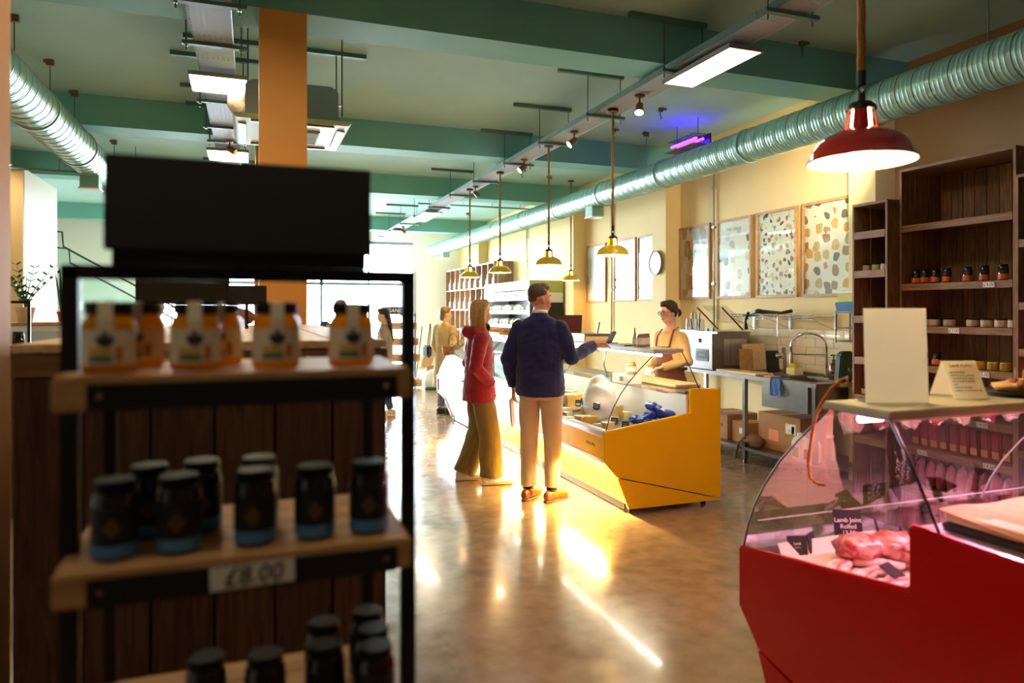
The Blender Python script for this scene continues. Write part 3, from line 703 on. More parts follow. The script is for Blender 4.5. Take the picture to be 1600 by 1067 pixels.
# blue wrapped cheeses
m_blue = M('blue_foil_wrap', '#2a3fae', 0.25, coat=0.4, var=0.35, vs=40, bump=0.6, bs=40)
m_bluep = M('white_print', '#dfe6ff', 0.4)
k = 0
names = ['in front', 'at the back', 'beside the glass', 'at the heap corner', 'next to the end panel', 'in the middle', 'atop the heap', 'leaning outward', 'under the others', 'close to the label card', 'half hidden', 'crowning the heap toward the staff']
for (dx, dy, dz) in ((0, 0, 0), (0.11, 0.02, 0), (0.21, 0, 0), (0.02, 0.12, 0), (0.13, 0.13, 0), (0.23, 0.12, 0), (0.05, 0.06, 0.065), (0.15, 0.07, 0.065), (0.24, 0.06, 0.06), (0.03, 0.24, 0), (0.15, 0.25, 0), (0.1, 0.1, 0.125)):
    x, y, z = 2.97 + dx * 0.9, 4.92 + dy * 1.1, ZD + 0.012 + dz
    t = thing('wrapped_cheese', 'shiny blue wrapped cheese %s of the heap' % names[k], 'cheese', (x, y, z), rnd(0, 6), 'blue wrapped cheeses'); k += 1
    mb = MB(); mb.sph((0, 0, 0.038), (0.06, 0.05, 0.038), 12, 8)
    mb.v = [(v[0] * (1 + rnd(-.08, .08)), v[1] * (1 + rnd(-.08, .08)), v[2]) for v in mb.v]
    mb.build('wrapper', m_blue, t, local=True, smooth=True)
    MB().obox((0.07, 0, 0.04), (0.05, 0.045, 0.006), (0.4, 0.3, 0)).build('twisted_end', m_blue, t, local=True)
    MB().obox((0.0, -0.035, 0.062), (0.07, 0.012, 0.004), (0.7, 0, 0.1)).obox((0.01, -0.012, 0.075), (0.05, 0.008, 0.003), (0.25, 0, -0.2)).build('printed_band', m_bluep, t, local=True)
# label cards
def card(name, label, x, y, z, w, h, rz, mat, txt=None, tmat=m_chalk, tilt=-0.25, size=0.014, group=None):
    t = thing(name, label, 'price card', (x, y, z), rz, group)
    MB().obox((0, 0, h / 2 + 0.006), (w, 0.003, h), (tilt, 0, 0)).build('card', mat, t, local=True)
    MB().box(-w * 0.25, w * 0.25, -0.012, 0.02, 0, 0.008).build('foot', m_dark, t, local=True)
    if txt: text('lettering', txt, tmat, t, (0, -0.0028, h / 2 + 0.006), (PI / 2 + tilt, 0, 0), size, 0.0003, world_xy=False)
    return t
m_slate = M('slate_card', '#3a4150', 0.6)
cl = ['nearest the end panel', 'in front of the pale wedge', 'beside the tall white cheese', 'at the front rail by the man', 'behind the front wedges', 'standing among the blue cheeses', 'next to the golden half wheel', 'beyond the tall white cheese']
for i, (x, y) in enumerate(((2.78, 4.96), (2.80, 5.18), (2.74, 5.38), (2.66, 5.86), (2.8, 5.75), (3.02, 5.25), (2.80, 6.12), (2.78, 5.6 + .22))):
    card('cheese_label', 'small dark price card %s' % cl[i], x, y, ZD + 0.015 + (0.1 if i == 2 else 0.09 if i == 4 else 0.07 if i == 7 else 0), 0.06, 0.055, -PI / 2 + 0.75, m_slate, '~~~\n4.50', size=0.018, group='cheese price cards')
# middle shelf and canopy goods
t = thing('packing_box', 'white cardboard box on the middle shelf of the counter', 'box', (3.12, 5.55, 0.925)); MB().box(3.06, 3.2, 5.42, 5.7, 0.925, 1.0).build('box_body', m_paper, t, bevel=0.003); MB().box(3.058, 3.06, 5.5, 5.56, 0.945, 0.985).build('stamp', M('stamp_grey', '#7d7a74', 0.7), t)
t = thing('cheese_jar', 'amber jar with white label stacked on the boxed shelf', 'jar', (3.13, 5.48, 1.0)); MB().lathe([(0.04, 0), (0.042, 0.01), (0.042, 0.09), (0.034, 0.1), (0.034, 0.115)], (3.13, 5.48, 1.002), 18).build('jar_body', M('amber_preserve', '#b9852e', 0.2, coat=0.5), t, smooth=0.6); MB().lathe([(0.0425, 0.03), (0.0425, 0.075)], (3.13, 5.48, 1.002), 18).build('jar_label', m_paper, t, smooth=0.6)
t = thing('chopping_board', 'pale wooden chopping board on the counter worktop', 'board', (3.4, 5.35, 0.925)); MB().box(3.28, 3.53, 5.02, 5.72, 0.926, 0.952).build('board_slab', w_pale, t, bevel=0.006); MB().box(3.29, 3.52, 5.012, 5.02, 0.93, 0.948).build('end_grain', w_pale_x, t)
def lidjar(name, label, x, y, z, r, h, mbody, mlid, mlabel=None, group=None, cat='jar', lab=(0.2, 0.7), lidh=0.016, n=18):
    t = thing(name, label, cat, (x, y, z), 0, group)
    MB().lathe([(r * 0.92, 0), (r, 0.006), (r, h * 0.78), (r * 0.82, h * 0.88), (r * 0.82, h - lidh)], (0, 0, 0.001), n).build('jar_body', mbody, t, local=True, smooth=0.6)
    MB().lathe([(r * 0.86, h - lidh), (r * 0.9, h - lidh + 0.002), (r * 0.9, h - 0.002), (r * 0.84, h)], (0, 0, 0), n).build('lid', mlid, t, local=True, smooth=0.6)
    if mlabel: MB().lathe([(r + 0.0006, h * lab[0]), (r + 0.0006, h * lab[1])], (0, 0, 0), n).build('jar_label', mlabel, t, local=True, smooth=0.6)
    return t
m_amber = paper_thin('honey_amber', '#f0b02c', 0.6); m_amber.node_tree.nodes['Principled BSDF'].inputs['Roughness'].default_value = 0.12
lidjar('chutney_jar', 'amber jar with cream label on the canopy before the staff', 3.02, 5.12, 1.263, 0.042, 0.11, M('chutney', '#a8702c', 0.15, coat=0.6), m_steel, m_paper)
lidjar('chutney_jar', 'second amber jar behind the first on the canopy', 3.1, 5.2, 1.263, 0.042, 0.11, M('chutney', '#a8702c'), m_steel, m_paper)
t = thing('sauce_bottle', 'narrow bottle with pump top on the canopy', 'bottle', (3.02, 5.23, 1.263)); MB().lathe([(0.022, 0), (0.024, 0.01), (0.024, 0.08), (0.012, 0.1), (0.012, 0.115)], (3.02, 5.23, 1.264), 14).build('bottle_body', M('mustard_glass', '#caa24a', 0.15, coat=0.5), t, smooth=0.6); MB().cyl((3.02, 5.23, 1.378), (3.02, 5.23, 1.42), 0.005, n=8).build('pump', m_dark, t); MB().lathe([(0.0245, 0.02), (0.0245, 0.06)], (3.02, 5.23, 1.264), 14).build('bottle_label', m_paper, t)
t = thing('slate_tray', 'flat black slate tray on the canopy shelf', 'tray', (3.08, 5.55, 1.263)); MB().box(2.96, 3.18, 5.3, 5.62, 1.263, 1.272).build('slate', m_dark, t, bevel=0.002); MB().box(2.98, 3.16, 5.33, 5.59, 1.272, 1.276).build('paper_liner', m_kraft, t)
t = thing('card_reader', 'grey card reader on a tilted stand on the canopy', 'card reader', (3.06, 5.72, 1.263), 0.5)
MB().box(-0.05, 0.05, -0.04, 0.04, 0, 0.012).build('base', m_dark, t, local=True); MB().obox((0, 0, 0.06), (0.075, 0.02, 0.12), (0.5, 0, 0)).build('terminal', M('reader_grey', '#8a9ab4', 0.4), t, local=True, bevel=0.004); MB().obox((0, -0.012, 0.08), (0.055, 0.004, 0.05), (0.5, 0, 0)).build('screen', M('reader_screen', '#a8bed8', 0.2), t, local=True)
t = thing('till_screen', 'black tablet till screen on the canopy behind the man', 'till', (3.1, 6.75, 1.263), -0.6)
MB().box(-0.07, 0.07, -0.06, 0.06, 0, 0.015).build('base', m_dark, t, local=True); MB().cyl((0, 0.02, 0.01), (0, 0.03, 0.12), 0.014).build('stem', m_dark, t, local=True); MB().obox((0, 0, 0.16), (0.3, 0.018, 0.2), (-0.35, 0, 0)).build('tablet', m_dark, t, local=True, bevel=0.004); MB().obox((0, -0.011, 0.162), (0.27, 0.002, 0.17), (-0.35, 0, 0)).build('display', M('till_display', '#5a2420', 0.15), t, local=True)
t = thing('weighing_scale', 'low cream scale with clear side on the canopy', 'scale', (3.12, 6.28, 1.263)); MB().box(2.98, 3.26, 6.1, 6.5, 1.263, 1.33).build('scale_body', M('scale_cream', '#e2d2a6', 0.4), t, bevel=0.01); MB().box(2.97, 3.27, 6.09, 6.51, 1.33, 1.342).build('weighing_plate', m_steel, t, bevel=0.003); MB().obox((3.1, 6.05, 1.4), (0.012, 0.012, 0.12), (0.4, 0, 0)).build('pen', m_dark, t)
t = thing('wall_socket', 'small blue grey panel on the pilaster behind the till', 'switch', (5.19, 11.22, 1.12)); MB().box(5.18, 5.2, 11.1, 11.32, 1.13, 1.33).build('plate', M('socket_blue', '#8c9cc0', 0.4), t, bevel=0.004); MB().box(5.176, 5.18, 11.16, 11.26, 1.2, 1.26).build('switch', m_white, t)
# white counter goods
for i, (x, y, r, lab) in enumerate(((2.75, 8.55, 0.11, 'white salad bowl at the near end of the white counter'), (2.95, 8.75, 0.12, 'white salad bowl at the back of the white counter'), (2.75, 8.95, 0.11, 'white salad bowl in the middle of the white counter'), (2.95, 9.2, 0.12, 'white salad bowl beside the basket shopper'), (2.75, 9.45, 0.11, 'white salad bowl at the window end of the counter'))):
    t = thing('salad_bowl', lab, 'bowl', (x, y, ZD), 0, 'salad bowls')
    MB().lathe([(r * 0.5, 0.004), (r * 0.9, 0.04), (r, 0.075), (r * 0.96, 0.075), (r * 0.85, 0.045)], (x, y, ZD + 0.003), 24).build('bowl', m_white, t, smooth=0.8)
    mb = MB()
    for k in range(14): a = rnd(0, 6.3); q = rnd(0, r * 0.65); mb.sph((x + q * math.cos(a), y + q * math.sin(a), ZD + 0.07 + rnd(0, .02)), rnd(0.014, 0.028), 7, 5)
    mb.build('salad', M('salad_mix%d' % (i % 3), ('#8f9a5a', '#b7a27a', '#8f8274')[i % 3], 0.5, var=0.4, vs=40), t, smooth=True, kind='stuff')
t = thing('bread_tray', 'wooden tray of rolls on the white counter canopy', 'tray', (3.06, 8.8, 1.263)); MB().box(2.94, 3.2, 8.45, 9.15, 1.263, 1.285).build('tray_base', w_pale, t)
for k in range(5): MB().sph((3.07, 8.55 + k * 0.13, 1.305), (0.06, 0.05, 0.03), 12, 7).build('bread_roll', M('bread_crust', '#b57a3c', 0.7, var=0.15, vs=20), t, smooth=True)

# ---------------------------------------------------------------- goods in and on the red counter
def R3(s, l, z): return (1.78 + l, 2.29 - s, z)
def meat_mat(name, a, b, sc=18, thr=0.5):
    m = M(name, a, 0.32, coat=0.5, bump=0.5, bs=35); nt = m.node_tree; p = nt.nodes['Principled BSDF']
    tc = nt.nodes.new('ShaderNodeTexCoord'); n = nt.nodes.new('ShaderNodeTexNoise'); n.inputs['Scale'].default_value = sc; n.inputs['Detail'].default_value = 8; n.inputs['Distortion'].default_value = 1.2
    nt.links.new(tc.outputs['Object'], n.inputs['Vector'])
    r = nt.nodes.new('ShaderNodeValToRGB'); r.color_ramp.elements[0].position = thr - 0.12; r.color_ramp.elements[0].color = lin(a) + (1,); r.color_ramp.elements[1].position = thr + 0.12; r.color_ramp.elements[1].color = lin(b) + (1,)
    nt.links.new(n.outputs['Fac'], r.inputs['Fac']); nt.links.new(r.outputs['Color'], p.inputs['Base Color'])
    return m
mm_red = meat_mat('raw_meat', '#a8322c', '#dca090', 22, 0.52)
mm_pale = meat_mat('pale_meat', '#d99a8c', '#f0d8cc', 14, 0.5)
mm_pink = meat_mat('cured_pink', '#a8404c', '#d88a92', 9, 0.55)
m_parch = M('parchment', '#e6d6b8', 0.7, var=0.04, vs=8)
ZR = 0.625
t = thing('meat_tray_liner', 'parchment sheet under the meat in the red counter', 'paper', (2.12, 1.93, ZR)); MB().obox((2.14, 1.9, ZR + 0.004), (0.56, 0.5, 0.003), (0.02, 0, 0)).build('sheet', m_parch, t); MB().obox((2.12, 2.16, ZR + 0.03), (0.5, 0.002, 0.06), (-0.5, 0, 0)).build('turned_edge', m_parch, t)
t = thing('meat_joint', 'large rolled joint of marbled red meat on parchment', 'meat', (2.18, 1.98, ZR + 0.006), -0.45)
mb = MB(); lump(mb, (-0.07, 0, 0.055), (0.1, 0.075, 0.055), seed=3, amp=0.14); lump(mb, (0.06, 0.0, 0.06), (0.11, 0.085, 0.06), seed=5, amp=0.16); lump(mb, (0.14, -0.02, 0.05), (0.07, 0.07, 0.05), seed=9, amp=0.2)
mb.build('meat_body', mm_red, t, local=True, smooth=True)
MB().tube([(-0.12, -0.05, 0.02), (-0.03, -0.078, 0.028), (0.04, -0.085, 0.022)], [0.012, 0.018, 0.012], 8).build('fat_edge', mm_pale, t, local=True, smooth=True)
MB().tube([(0.13, -0.06, 0.03), (0.12, -0.11, 0.018), (0.10, -0.14, 0.014)], [0.012, 0.014, 0.01], 8).build('bone_end', M('bone', '#e6c9a4', 0.5), t, local=True, smooth=True)
for i, (x, y, rz, lab) in enumerate(((1.98, 1.98, 0.5, 'pale slab of belly meat at the end glass'), (2.02, 1.88, 0.35, 'pale slab of belly meat below the large joint'), (2.0, 1.79, 0.2, 'pale folded meat slice beside the fallen price card'), (2.2, 1.76, 0.1, 'thin pale meat slice near the step of the red panel'), (2.12, 1.69, 0.15, 'pale meat slice lying lowest against the inner back'), (2.75, 1.95, 0.3, 'pale pink steak beyond the large joint'))):
    t = thing('meat_slice', lab, 'meat', (x, y, ZR + 0.008), rz, 'pale cuts in the red counter')
    mb = MB(); lump(mb, (0, 0, 0.014), (0.11, 0.035, 0.014), 18, 8, 0.25, i + 20); mb.build('meat_body', mm_pale, t, local=True, smooth=True)
    MB().tube([(-0.09, 0.022, 0.016), (0, 0.033, 0.02), (0.09, 0.02, 0.016)], 0.005, 6).build('fat_strip', m_cheese[2], t, local=True, smooth=True)
    MB().tube([(-0.08, -0.012, 0.024), (0, -0.004, 0.028), (0.08, -0.014, 0.022)], 0.006, 6).build('lean_streak', mm_red, t, local=True, smooth=True)
for i in range(8):
    x = 2.5 + i * 0.17
    for j, y in enumerate((2.02, 1.84)):
        t = thing('meat_cut', '%s pink cut beyond the joint, %s row of the meat deck' % (ORD[i], ('glass side', 'staff side')[j]), 'meat', (x, y, ZR + 0.004), rnd(-.4, .4), 'pink cuts along the meat deck')
        mb = MB(); lump(mb, (0, 0, 0.03), (0.075, 0.08, 0.03), 14, 8, 0.22, i * 3 + j); mb.build('meat_body', mm_pink if (i + j) % 2 else mm_pale, t, local=True, smooth=True)
        MB().tube([(-0.05, 0.05, 0.035), (0, 0.07, 0.035), (0.05, 0.05, 0.035)], 0.008, 6).build('fat_strip', m_cheese[2], t, local=True, smooth=True)
mt = [(1.95, 2.16, 0.075, 0.07, 'black price card at the glass corner of the meat counter', 'Lamb\n~~~', -0.35), (2.03, 2.17, 0.075, 0.07, 'second black price card from the end glass, turned away', None, 0.5), (2.24, 2.2, 0.11, 0.13, 'tall black price card behind the rolled joint', 'Lamb Joint\nRolled\n13.50', -0.4),
      (2.38, 2.19, 0.085, 0.10, 'black price card folded sideways beyond the rolled joint', None, 0.9), (2.52, 2.17, 0.06, 0.12, 'narrow black price card reading pork diced', 'Pork\nDiced\n8.50', -0.7), (2.72, 2.14, 0.085, 0.12, 'black price card leaning by the staff edge trim', 'Pork\nEscalope\n9.50', -0.5), (2.95, 2.16, 0.09, 0.08, 'low black price card sixth along the meat counter', None, 0.3), (3.2, 2.16, 0.09, 0.09, 'farthest black price card along the meat counter', '~~~\n~~', -0.4)]
for x, y, w, h, lab, tx, rz in mt: card('meat_label', lab, x, y, ZR + 0.004, w, h, rz, m_board, tx, size=h * 0.19, group='meat price cards')
t = thing('meat_label', 'black price card fallen flat among the pale slices', 'price card', (2.06, 1.83, ZR + 0.03), 0.4, 'meat price cards'); MB().obox((0, 0, 0.016), (0.09, 0.07, 0.003), (0.5, 0.1, 0)).build('card', m_board, t, local=True)
# glass sneeze edge line
t = thing('glass_divider', 'low clear glass divider standing along the meat deck', 'glass', (2.9, 2.19, ZR)); MB().box(1.84, 4.2, 2.245, 2.25, ZR + 0.002, 0.75).build('pane', g_case, t); MB().box(1.84, 4.2, 2.243, 2.252, 0.75, 0.7535).build('polished_edge', M('pale_glass_edge', '#e8d0d8', 0.2), t)
# worktop tray with wrapped board
t = thing('paper_tray', 'black tray lined with brown paper on the red counter worktop', 'tray', (2.14, 1.36, 0.925))
MB().box(1.9, 2.5, 1.27, 1.52, 0.926, 0.945).build('tray_base', m_dark, t, bevel=0.004)
MB().box(1.91, 2.49, 1.275, 1.515, 0.946, 0.972).build('board', w_pale, t, bevel=0.003)
mb = MB(); A = []; B = []
for i in range(13): x = 1.9 + i * 0.05; A.append((x, 1.262, 0.976 + 0.004 * math.sin(i * 1.3) - (0.02 if i < 2 else 0))); B.append((x, 1.53, 0.978 + 0.004 * math.sin(i * 1.1)))
mb.strip(A, B); mb.build('brown_paper', m_kraft, t, smooth=True)
mb = MB(); mb.strip([(1.9 + i * 0.05, 1.262, 0.976 + 0.004 * math.sin(i * 1.3) - (0.02 if i < 2 else 0)) for i in range(13)], [(1.9 + i * 0.05, 1.255, 0.945 - 0.004 * math.sin(i)) for i in range(13)]); mb.build('paper_fold', m_kraft, t, smooth=True)
# on the canopy
t = thing('sign_holder', 'tall blank white sign board standing on the red counter canopy', 'sign', (1.95, 1.72, 1.262), -0.33)
MB().obox((0, 0, 0.155), (0.205, 0.002, 0.305), (-0.05, 0, 0)).build('board', m_thin, t, local=True); MB().obox((0, 0.03, 0.004), (0.2, 0.09, 0.005)).build('foot', g_clear, t, local=True)
t = thing('tent_card', 'white folded tent card with handwritten list on the canopy', 'sign', (2.28, 1.76, 1.262), -0.35)
for sgn in (-1, 1): MB().obox((0, sgn * 0.035, 0.066), (0.115, 0.0015, 0.138), (sgn * 0.5, 0, 0)).build('card_leaf', m_thin, t, local=True)
text('lettering', 'Lamb Koftas', m_ink, t, (-0.004, -0.018, 0.112), (PI / 2 - 0.5, 0, 0), 0.0155, 0.0003, world_xy=False, shear=0.2)
text('lettering', '- grass fed lamb\n- garlic & onion powder\n- rapeseed oil & cumin\n- lemon peel & parsley\n- mint\n- best served with\n- yoghurt or cucumber dip', m_ink, t, (-0.05, -0.0405, 0.061), (PI / 2 - 0.5, 0, 0), 0.0088, 0.0003, align='LEFT', world_xy=False, shear=0.2, spacing=1.25)
t = thing('sample_platter', 'oval steel platter of skewered koftas on brown paper', 'platter', (2.62, 1.74, 1.262))
MB().lathe([(0.10, 0.0), (0.13, 0.004), (0.17, 0.018), (0.175, 0.018), (0.13, 0.001)], (2.62, 1.74, 1.263), 30, squash=(1.15, 0.72)).build('platter_dish', m_steel, t, smooth=0.8)
mb = MB(); lump(mb, (2.64, 1.76, 1.29), (0.15, 0.08, 0.026), 18, 8, 0.25, 4); mb.build('brown_paper', m_kraft, t, smooth=True)
for k in range(14):
    x, y = 2.5 + 0.02 * k, 1.705 + rnd(-0.02, 0.05)
    q = MB(); lump(q, (x, y, 1.305), (0.022, 0.018, 0.016), 9, 6, 0.2, k); q.build('kofta', M('browned_meat', '#7a3a20', 0.5, var=0.3, vs=60), t, smooth=True)
    if k % 2 == 0: MB().cyl((x, y, 1.305), (x + rnd(-.01, .01), y, 1.36), 0.0015, n=5).build('cocktail_stick', w_pale, t)
t = thing('rope_loop', 'orange rope loop hanging from the canopy end', 'rope', (1.77, 1.83, 0.98))
pts = [(1.772, 1.77, 1.34), (1.765, 1.8, 1.31), (1.76, 1.83, 1.27), (1.758, 1.86, 1.22), (1.757, 1.88, 1.14), (1.757, 1.895, 1.05), (1.757, 1.885, 1.0), (1.757, 1.85, 0.99), (1.757, 1.82, 0.995)]
MB().tube(pts, 0.0055, 8).build('rope', M('orange_rope', '#c8742a', 0.8, var=0.3, vs=150), t, smooth=True)
MB().tube([(1.772, 1.77, 1.34), (1.78, 1.75, 1.35), (1.79, 1.76, 1.33), (1.775, 1.775, 1.32)], 0.004, 6).build('metal_clip', m_brass, t)
# ================================================================ things on the right-hand wall
def poster(label, y0, y1, z0, z1, mat, title=None, x=5.43, fr=w_oak):
    t = thing('framed_poster', label, 'poster', (x - 0.012, (y0 + y1) / 2, z0), group='framed posters on the cream wall')
    f = 0.03
    for a, b, c, d in ((y0, y1, z0, z0 + f), (y0, y1, z1 - f, z1), (y0, y0 + f, z0 + f, z1 - f), (y1 - f, y1, z0 + f, z1 - f)):
        MB().box(x - 0.028, x - 0.001, a, b, c, d).build('frame_rail', fr, t, bevel=0.002)
    MB().box(x - 0.012, x - 0.006, y0 + f, y1 - f, z0 + f, z1 - f).build('print', mat, t)
    MB().box(x - 0.018, x - 0.016, y0 + f, y1 - f, z0 + f, z1 - f).build('glazing', g_clear, t)
    if title: text('lettering', title, m_ink, t, (x - 0.0125, (y0 + y1) / 2, z1 - 0.13), (PI / 2, 0, -PI / 2), 0.05, 0.0002)
ch = ['#eba52c', '#dcb070', '#b8824a', '#f4cc58', '#eabf70', '#94744c', '#e8a838', '#8a7a68', '#d89468']
pm1 = blobs('food_photo_print', '#cbb6b2', ['#b5622c', '#e0cbc4', '#7a4a30', '#e8dcdc', '#d08a4a'], (1, 2.2, 1.2), 5.0, 0.55, rnd=1.0)
pm2 = blobs('cheese_chart_print', '#f2e2cc', ['#5a4e46', '#d9c08a', '#8a7c70', '#e0d2b8', '#4a5a66', '#c9a27a'], (1, 1, 1), 7.5, 0.34)
pm3 = blobs('small_chart_print', '#f4e6cc', ['#c99a5a', '#7a5a44', '#e0c08a', '#b5603a', '#3a3432', '#d8cfae'], (1, 1, 1), 15, 0.33)
pm4 = blobs('large_chart_print', '#f8ecd8', ch, (1, 1.0, 0.95), 8.2, 0.36, rnd=0.6)
poster('framed food photograph poster beside the white pilaster', 7.515, 8.19, 1.715, 2.67, pm1)
poster('framed cheese chart with a lettered title', 6.726, 7.371, 1.712, 2.67, pm2, 'THE CHEESE')
poster('framed chart of many small cheeses', 5.993, 6.638, 1.71, 2.675, pm3)
poster('framed chart of large golden cheeses next to the wooden shelves', 5.27, 5.919, 1.705, 2.678, pm4)
sn = [blobs('winter_print%d' % i, '#ece9f2', ['#dcdae8', '#f4f2f8', '#b8b4c8', '#f0ecf0', '#c99a94'], (1, 1.4, 0.8), 3.0 + i, 0.42, rnd=1.0) for i in range(3)]
poster('framed pale winter picture behind the small pendant lamp', 10.30, 11.0, 1.71, 2.67, sn[0])
poster('framed pale winter picture behind the nearest pendant lamp', 9.343, 10.02, 1.71, 2.67, sn[1])
poster('framed pale winter picture half hidden by the pilaster', 8.62, 9.287, 1.71, 2.67, sn[2])
t = thing('wall_clock', 'round white faced dial with thin rim on the pilaster', 'clock', (5.17, 8.4, 2.05))
MB().lathe([(0.16, 0), (0.165, 0.004), (0.165, 0.04), (0.155, 0.045), (0.15, 0.03)], (5.2, 8.4, 2.215), 40, rot=(0, -PI / 2, 0)).build('rim', m_steel, t, smooth=0.6)
MB().lathe([(0.152, 0.028), (0.152, 0.032)], (5.2, 8.4, 2.215), 40, rot=(0, -PI / 2, 0)).build('dial', m_white, t)
MB().obox((5.166, 8.4, 2.25), (0.003, 0.012, 0.08)).obox((5.165, 8.44, 2.215), (0.003, 0.1, 0.009)).build('hands', m_dark, t)

# splashback of white tiles
t = thing('tiled_splashback', 'splashback of cream glazed tiles above the steel sink table', 'tiles', (5.425, 5.7, 0.92))
MB().box(5.421, 5.429, 4.92 + 0.2, 6.62, 0.92, 1.372).build('grout_bed', M('grout', '#a99a7c', 0.9), t)
mt_ = M('cream_glazed_tile', '#e9ddc0', 0.18, coat=0.4, var=0.05, vs=5, rand=0.07)
base_tile = None
for r in range(5):
    y = 5.12 - (0.125 if r % 2 else 0)
    while y < 6.62:
        a, b = max(y, 5.12) + 0.002, min(y + 0.25, 6.62) - 0.002
        if b - a > 0.02: MB().box(5.412, 5.423, a, b, 0.922 + r * 0.09, 0.922 + r * 0.09 + 0.086).build('tile', mt_, t, bevel=0.002)
        y += 0.25

# steel prep table with sink
t = thing('prep_table', 'long stainless steel table with sink against the cream wall', 'table', (5.08, 6.3, 0))
YA, YZ = 5.03, 7.62
for a, b, c, d in ((4.75, 5.40, YA, 5.16), (4.75, 5.40, 5.74, YZ), (4.75, 4.86, 5.16, 5.74), (5.28, 5.40, 5.16, 5.74)):
    MB().box(a, b, c, d, 0.865, 0.905).build('table_top', m_steel, t)
MB().box(5.39, 5.41, YA, YZ, 0.905, 0.93).build('upstand', m_steel, t)
mb = MB()
for a, b, c, d, e, f in ((4.86, 5.28, 5.16, 5.17, 0.62, 0.9), (4.86, 5.28, 5.73, 5.74, 0.62, 0.9), (4.86, 4.87, 5.16, 5.74, 0.62, 0.9), (5.27, 5.28, 5.16, 5.74, 0.62, 0.9), (4.86, 5.28, 5.16, 5.74, 0.61, 0.62)): mb.box(a, b, c, d, e, f)
mb.build('sink_bowl', m_steel, t)
MB().box(4.76, 4.80, 5.14, 5.76, 0.62, 0.865).build('sink_apron', m_steel, t)
for y in (5.08, 6.05, 7.5):
    for x in (4.79, 5.35):
        MB().box(x - 0.02, x + 0.02, y - 0.02, y + 0.02, 0.04, 0.865).build('leg', m_steel, t); MB().cyl((x, y, 0), (x, y, 0.05), 0.018, n=10).build('foot', m_dark, t)
MB().box(4.75, 5.40, YA, YZ, 0.135, 0.165).build('under_shelf', m_steel, t, bevel=0.004)
# faucet
t = thing('spring_faucet', 'tall sprung steel faucet arching over the sink', 'faucet', (5.33, 5.5, 0.905))
MB().cyl((5.33, 5.5, 0.906), (5.33, 5.5, 0.93), 0.03, n=16).cyl((5.33, 5.5, 0.93), (5.33, 5.5, 1.15), 0.014, n=12).build('column', m_chrome, t, smooth=0.6)
arc = [(5.33, 5.5, 1.12), (5.33, 5.5, 1.22)] + [(5.33 - 0.13 * (1 - math.cos(a)), 5.5 + 0.10 * (1 - math.cos(a)), 1.22 + 0.12 * math.sin(a)) for a in [PI * i / 12 for i in range(1, 13)]] + [(5.07, 5.7, 1.14)]
MB().tube(arc, [0.011 + (0.003 if i % 2 else 0) for i in range(len(arc))], 10).build('spring_hose', m_chrome, t, smooth=True)
MB().cyl((5.07, 5.7, 1.15), (5.07, 5.7, 1.04), 0.016, 0.022, n=12).build('spray_head', m_steel, t, smooth=0.6)
MB().cyl((5.33, 5.5, 1.13), (5.07, 5.7, 1.13), 0.005, n=8).build('support_arm', m_chrome, t); MB().cyl((5.33, 5.5, 0.98), (5.26, 5.44, 1.0), 0.008, n=8).build('lever', m_chrome, t)
# hot holding oven with acrylic cover
t = thing('steel_oven', 'steel countertop oven with small dark control screen', 'oven', (5.0, 6.8, 0.905))
MB().box(4.75, 5.25, 6.55, 7.08, 0.915, 1.31).build('oven_body', m_steel, t, bevel=0.006)
MB().box(4.744, 4.75, 6.62, 6.86, 1.0, 1.14).build('control_panel', m_dark, t, bevel=0.003); MB().box(4.741, 4.744, 6.65, 6.83, 1.03, 1.12).build('screen', M('oven_screen', '#5b6a78', 0.2), t)
MB().obox((4.746, 6.78, 1.23), (0.006, 0.035, 0.045)).build('emblem', m_ink, t)
MB().box(4.9, 5.2, 6.546, 6.55, 0.96, 1.25).build('side_panel', m_alu, t)
for i in range(9): MB().box(4.98, 4.99, 6.543, 6.546, 0.99 + i * 0.025, 1.0 + i * 0.025).build('vent_hole', m_dark, t)
text('lettering', 'o o o', m_chalk, t, (4.74, 6.74, 1.075), (PI / 2, 0, -PI / 2), 0.04, 0.0003)
for x in (4.8, 5.2):
    for y in (6.6, 7.03): MB().cyl((x, y, 0.905), (x, y, 0.916), 0.016, n=10).build('foot', m_dark, t)
t = thing('slicer_guard', 'clear acrylic cover tilted open on top of the oven', 'cover', (5.0, 6.7, 1.31))
g_ac = glass('clear_acrylic', (0.96, 0.95, 0.92), 1.3, extra=0.03)
MB().box(4.78, 5.22, 6.5, 7.02, 1.311, 1.335).build('machine_plate', m_steel, t, bevel=0.003)
for y0, y1 in ((6.53, 6.535), (6.98, 6.985)): MB().add([(4.78, y0, 1.34), (5.2, y0, 1.34), (5.2, y0, 1.42), (4.92, y0, 1.62), (4.8, y0, 1.62)], [(0, 1, 2, 3, 4)]).build('side_pane', g_ac, t)
MB().add([(4.8, 6.53, 1.62), (4.8, 6.985, 1.62), (4.92, 6.985, 1.62), (4.92, 6.53, 1.62)], [(0, 1, 2, 3)]).build('top_pane', g_ac, t)
MB().add([(4.92, 6.53, 1.62), (4.92, 6.985, 1.62), (5.2, 6.985, 1.42), (5.2, 6.53, 1.42)], [(0, 1, 2, 3)]).build('slant_pane', g_ac, t)
for y in (6.53, 6.985): MB().tube([(4.86, y, 1.60), (5.14, y, 1.35)], 0.009, 8).build('hinge_arm', M('red_brown_hinge', '#6a2c1c', 0.5), t)
for y in (6.6, 6.7): MB().box(4.775, 4.79, y - 0.025, y + 0.025, 1.335, 1.37).build('latch', m_dark, t)
t = thing('knife_rack', 'rack of white handled knives beside the oven', 'knife rack', (5.2, 7.35, 0.905))
MB().box(5.0, 5.36, 7.16, 7.56, 0.906, 1.33).build('rack_box', m_steel, t, bevel=0.005)
